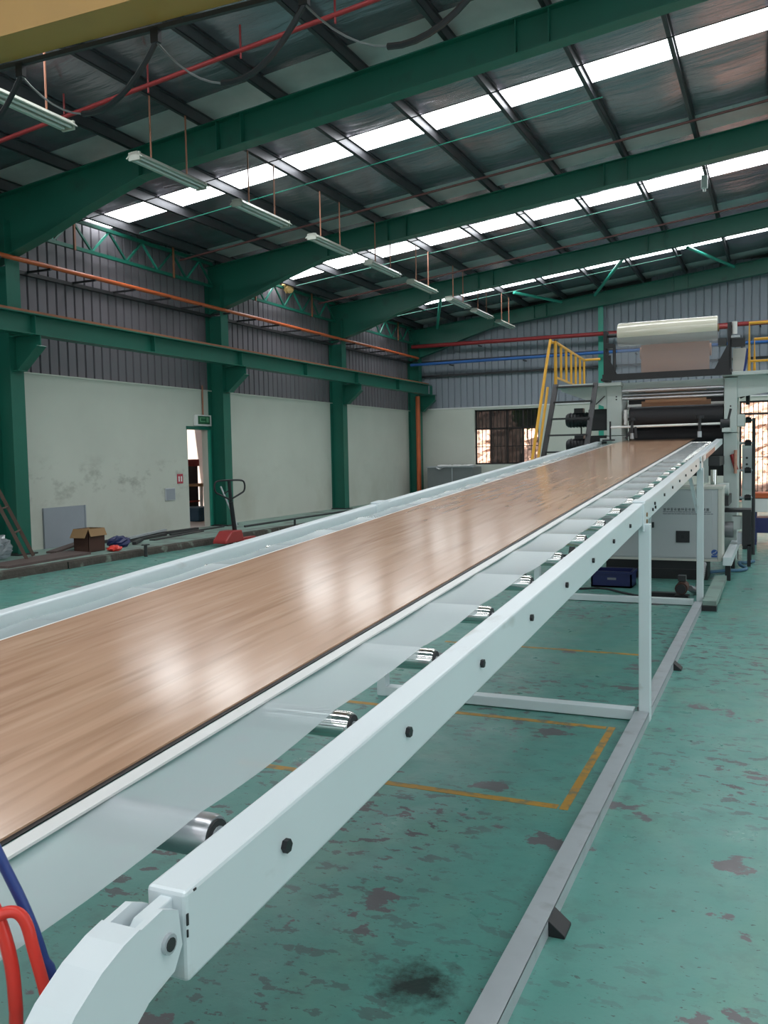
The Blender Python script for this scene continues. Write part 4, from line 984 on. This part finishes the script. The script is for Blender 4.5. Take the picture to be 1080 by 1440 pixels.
# a row of dense printed characters and two rows of fine print (too blurred to read in the photograph)
rnd = random.Random(31); mb = MB()
for k in range(13):
    x = -1.295+.0418*k; z = .852; s = .034; t = .0035
    def hbar(u0, u1, v): mb.box(x+u0*s, x+u1*s, CY-.0115, CY-.0102, z+v*s-t/2, z+v*s+t/2)
    def vbar(u, v0, v1): mb.box(x+u*s-t/2, x+u*s+t/2, CY-.0118, CY-.0105, z+v0*s, z+v1*s)
    kind = k % 4; q = rnd.uniform(-.06, .06)
    if kind == 0:
        hbar(0, 1, .78+q); vbar(.25, .5, 1); vbar(.75, .55, 1); hbar(.1, .9, .5); vbar(.12, 0, .5); vbar(.88, 0, .5); hbar(.1, .9, .25); hbar(.1, .9, .02); vbar(.5, 0, .78)
    elif kind == 1:
        vbar(.18, 0, 1); hbar(0, .38, .7+q); hbar(0, .36, .35); hbar(.45, 1, .9); hbar(.5, .95, .6); vbar(.72, 0, .95); hbar(.42, 1, .3); vbar(.5, .3, .6); vbar(.95, .3, .6)
    elif kind == 2:
        hbar(.05, .95, .92); vbar(.5, 0, 1); hbar(0, 1, .62+q); vbar(.2, .05, .6); vbar(.8, .05, .6); hbar(.2, .8, .3); hbar(.05, .95, .04)
    else:
        vbar(.3, .5, 1); hbar(.1, .95, .8+q); vbar(.65, .45, 1); hbar(0, 1, .48); vbar(.22, 0, .45); vbar(.5, .05, .48); vbar(.85, 0, .3); hbar(.2, .9, .18)
mb.build('lettering', M['ink'], cb)
mb = MB()
for z in (.832, .808):
    x = -1.30
    while x < -.74:
        wdt = rnd.uniform(.02, .05); mb.box(x, x+wdt, CY-.0115, CY-.0102, z, z+.010); x += wdt+.004
mb.build('fine_print', M['ink_soft'], cb)
em = MB().prism([(-.70+.036*math.cos(a), .348+.034*math.sin(a)) for a in [2*math.pi*i/20 for i in range(20)]], 'y', CY-.0118, CY-.0102).build('emblem', M['logo_blue'], cb)
MB().bar((-.722, CY-.0125, .334), (-.690, CY-.0125, .345), .001, .007).bar((-.690, CY-.0125, .345), (-.678, CY-.0125, .362), .001, .007).build('emblem_stroke', M['cab'], em)
MB().box(-.735, -.668, CY-.0118, CY-.0102, .288, .310).build('emblem_text', M['logo_blue'], cb)
MB().box(-2.0, -.78, CY+.03, CY+.5, .0, .245).build('plinth', M['black'], cb)
MB().box(-2.0, -.78, CY+.022, CY+.03, .12, .13).build('plinth_seam', M['dark'], cb)

o = thing('storage_crate', (-1.78, 10.8, 0), 'navy plastic crate on the floor beneath the conveyor before the cabinet', 'crate')
x0, x1, y0, y1, h = -2.02, -1.55, 10.62, 10.98, .19
MB().box(x0, x1, y0, y0+.02, 0, h).box(x0, x1, y1-.02, y1, 0, h).box(x0, x0+.02, y0, y1, 0, h).box(x1-.02, x1, y0, y1, 0, h).box(x0, x1, y0, y1, 0, .02).build('crate_body', M['blue'], o)
MB().box(x0-.012, x1+.012, y0-.012, y0+.01, h-.03, h).box(x0-.012, x1+.012, y1-.01, y1+.012, h-.03, h).box(x0-.012, x0+.01, y0, y1, h-.03, h).box(x1-.01, x1+.012, y0, y1, h-.03, h).build('rim', M['blue'], o)
MB().box(-1.83, -1.73, y0-.004, y0, .09, .115).build('label_plate', M['ink_soft'], o)
tag(MB().tube(smooth_pts([(-2.4, 10.2, .012), (-2.1, 10.35, .012), (-1.85, 10.45, .012), (-1.6, 10.2, .012), (-1.3, 9.95, .012), (-.95, 9.9, .012)]), .012, 6).build('floor_cable', M['black'], smooth=True), 'black cable snaking over the floor in front of the navy crate', 'cable')
tag(MB().box(-1.35, -.97, 10.05, 10.15, 0, .05).build('timber_block', M['dark'], bevel=.005), 'dark timber lying on the floor before the cabinet plinth', 'timber')
o = thing('pump', (-.93, 9.95, 0), 'small dark red pump on the floor just behind the second conveyor leg', 'pump')
MB().box(-1.0, -.86, 9.88, 10.05, 0, .05).build('pump_foot', M['black'], o)
MB().cyl((-.93, 9.86, .13), (-.93, 10.08, .13), .065, 16).build('pump_body', M['card_in'], o, smooth=True)
MB().cyl((-.93, 9.83, .13), (-.93, 9.86, .13), .05, 14).build('pump_cover', M['black'], o)
MB().box(-.97, -.89, 9.92, 10.02, .20, .26).build('terminal_box', M['dark'], o)
pts = []; rad = []
base = smooth_pts([(-.80, 11.2, .235), (-.80, 11.05, .22), (-.80, 10.8, .12), (-.82, 10.4, .045), (-.86, 10.12, .10)], 12)
for i, p in enumerate(base): pts.append(p); rad.append(.036 if i % 2 else .029)
tag(MB().tube(pts, rad, 10).build('corrugated_hose', M['tank'], smooth=False), 'grey corrugated hose from the cabinet down to the dark red pump', 'hose')
o = thing('base_track', (-.62, 10.3, 0), 'low pale steel track on the floor right of the cabinet, ending at the second leg', 'track')
MB().box(-.68, -.55, 9.35, 11.3, .03, .095).build('track_bar', M['platform_top'], o)
MB().box(-.685, -.545, 9.30, 9.42, 0, .05).build('end_stop', M['black'], o)
MB().box(-.66, -.57, 10.9, 11.0, 0, .03).build('packing', M['dark'], o)
o = thing('machine_skid', (-.55, 12.8, 0), 'raised pale steel skid beam right of the cabinet', 'beam')
MB().box(-.60, -.50, 11.4, 14.1, .20, .30).build('skid_beam', M['white'], o, bevel=.004)
for y in (11.6, 12.8, 13.9): MB().box(-.58, -.52, y-.06, y+.06, 0, .20).build('skid_foot', M['black'], o)
tag(MB().tube(smooth_pts([(-.80, 12.1, .025), (-.62, 12.25, .03), (-.45, 12.35, .03), (-.37, 12.55, .03), (-.45, 12.75, .05), (-.47, 12.95, .06), (-.40, 13.2, .03), (-.30, 13.4, .03)]), .022, 8).build('blue_hose', M['bluebox'], smooth=True), 'blue hose curled on the floor right of the cabinet', 'hose')
o = thing('steel_bench', (-.5, 13.1, 0), 'black steel bench frame beside the right machine post', 'bench')
MB().box(-.68, -.33, 13.0, 13.4, .735, .775).build('bench_top', M['black'], o)
MB().box(-.44, -.33, 13.0, 13.06, .28, .735).box(-.375, -.33, 13.0, 13.06, 0, .30).build('leg', M['black'], o)
MB().box(-.375, -.33, 13.34, 13.4, 0, .735).build('leg', M['black'], o)
MB().cyl((-.66, 13.02, .50), (-.55, 13.02, .50), .11, 18).build('fan_motor', M['tank'], o, smooth=True)
MB().box(-.57, -.45, 13.05, 13.2, .50, .68).build('duct', M['machine'], o)
MB().box(-.50, -.40, 13.02, 13.2, .30, .46).build('valve_block', M['galv'], o)
o = thing('water_manifold', (-.35, 14.5, 0), 'dark upright water pipe with black valves beside the right machine post', 'manifold')
MB().cyl((-.335, 14.5, .0), (-.335, 14.5, 2.05), .024, 12).build('riser', M['dark'], o)
for z in (2.02, 1.68, 1.27, .86):
    MB().cyl((-.53, 14.5, z), (-.335, 14.5, z), .02, 10).build('branch', M['galv'], o)
    v = MB().cyl((-.46, 14.5, z), (-.37, 14.5, z), .042, 12).build('valve', M['black'], o)
    MB().box(-.44, -.39, 14.44, 14.48, z+.03, z+.05).build('valve_lever', M['black'], v)
MB().cyl((-.42, 14.5, 2.25), (-.42, 14.5, 2.52), .03, 10).build('air_filter', M['black'], o)
MB().bar((-.53, 14.5, 2.36), (-.30, 14.5, 2.48), .03, .04).build('support_arm', M['black'], o)
o = thing('heater_unit', (-.3, 15.4, 0), 'pale blue-grey heater unit standing behind the valve pipe', 'heater')
MB().box(-.52, -.34, 15.2, 15.9, .1, 1.66).build('heater_body', M['machine'], o, bevel=.01)
MB().box(-.50, -.36, 15.19, 15.2, .95, 1.60).build('heater_door', M['cab'], o)
for z in (1.45, 1.35): MB().cyl((-.45, 15.18, z), (-.45, 15.19, z), .018, 10).build('heater_knob', M['dark'], o)
for x in (-.48, -.38): MB().box(x-.03, x+.03, 15.25, 15.85, 0, .1).build('heater_foot', M['black'], o)
o = thing('hand_trolley', (-.1, 16, 0), 'orange-topped white trolley at the far right edge of the picture', 'trolley')
MB().box(-.38, .3, 15.95, 16.5, .78, .86).build('trolley_top', M['orange_pipe'], o)
MB().box(-.37, .29, 15.96, 16.49, .55, .77).build('tray', M['plastic_white'], o)
for a, b in ((-.34, 15.99), (.26, 15.99), (-.34, 16.46), (.26, 16.46)): MB().cyl((a, b, .0), (a, b, .56), .02, 8).build('leg', M['blue'], o)
MB().box(-.36, .28, 15.98, 16.48, .2, .45).build('bin', M['blue'], o)

# ------------------------------------------------------------------ air hoses at the lower left corner
o = thing('air_hose', (-.87, .78, 0), 'coiled bright red air hose at the lower left corner', 'hose')
MB().tube(smooth_pts([(-.98, .72, .99), (-.93, .755, 1.01), (-.895, .775, 1.03), (-.868, .79, 1.046), (-.852, .80, 1.035), (-.842, .805, .99), (-.83, .81, .93), (-.82, .815, .85), (-.83, .80, .5), (-.87, .78, .012)], 6), .0075, 10).build('hose_loop', M['redhose'], o, smooth=True)
MB().tube(smooth_pts([(-.93, .75, 1.16), (-.905, .77, 1.10), (-.885, .785, 1.05), (-.868, .79, .99), (-.862, .79, .93), (-.865, .79, .86), (-.88, .78, .4), (-.90, .77, .012)], 6), .0085, 10).build('hose_drop', M['redhose'], o, smooth=True)
tag(MB().tube(smooth_pts([(-.945, .80, 1.20), (-.905, .815, 1.10), (-.875, .825, 1.03), (-.855, .83, .97), (-.845, .835, .90), (-.86, .83, .5), (-.90, .82, .012)], 6), .007, 10).build('air_hose', M['bluehose'], smooth=True), 'thin blue air hose behind the red one at the lower left corner', 'hose')
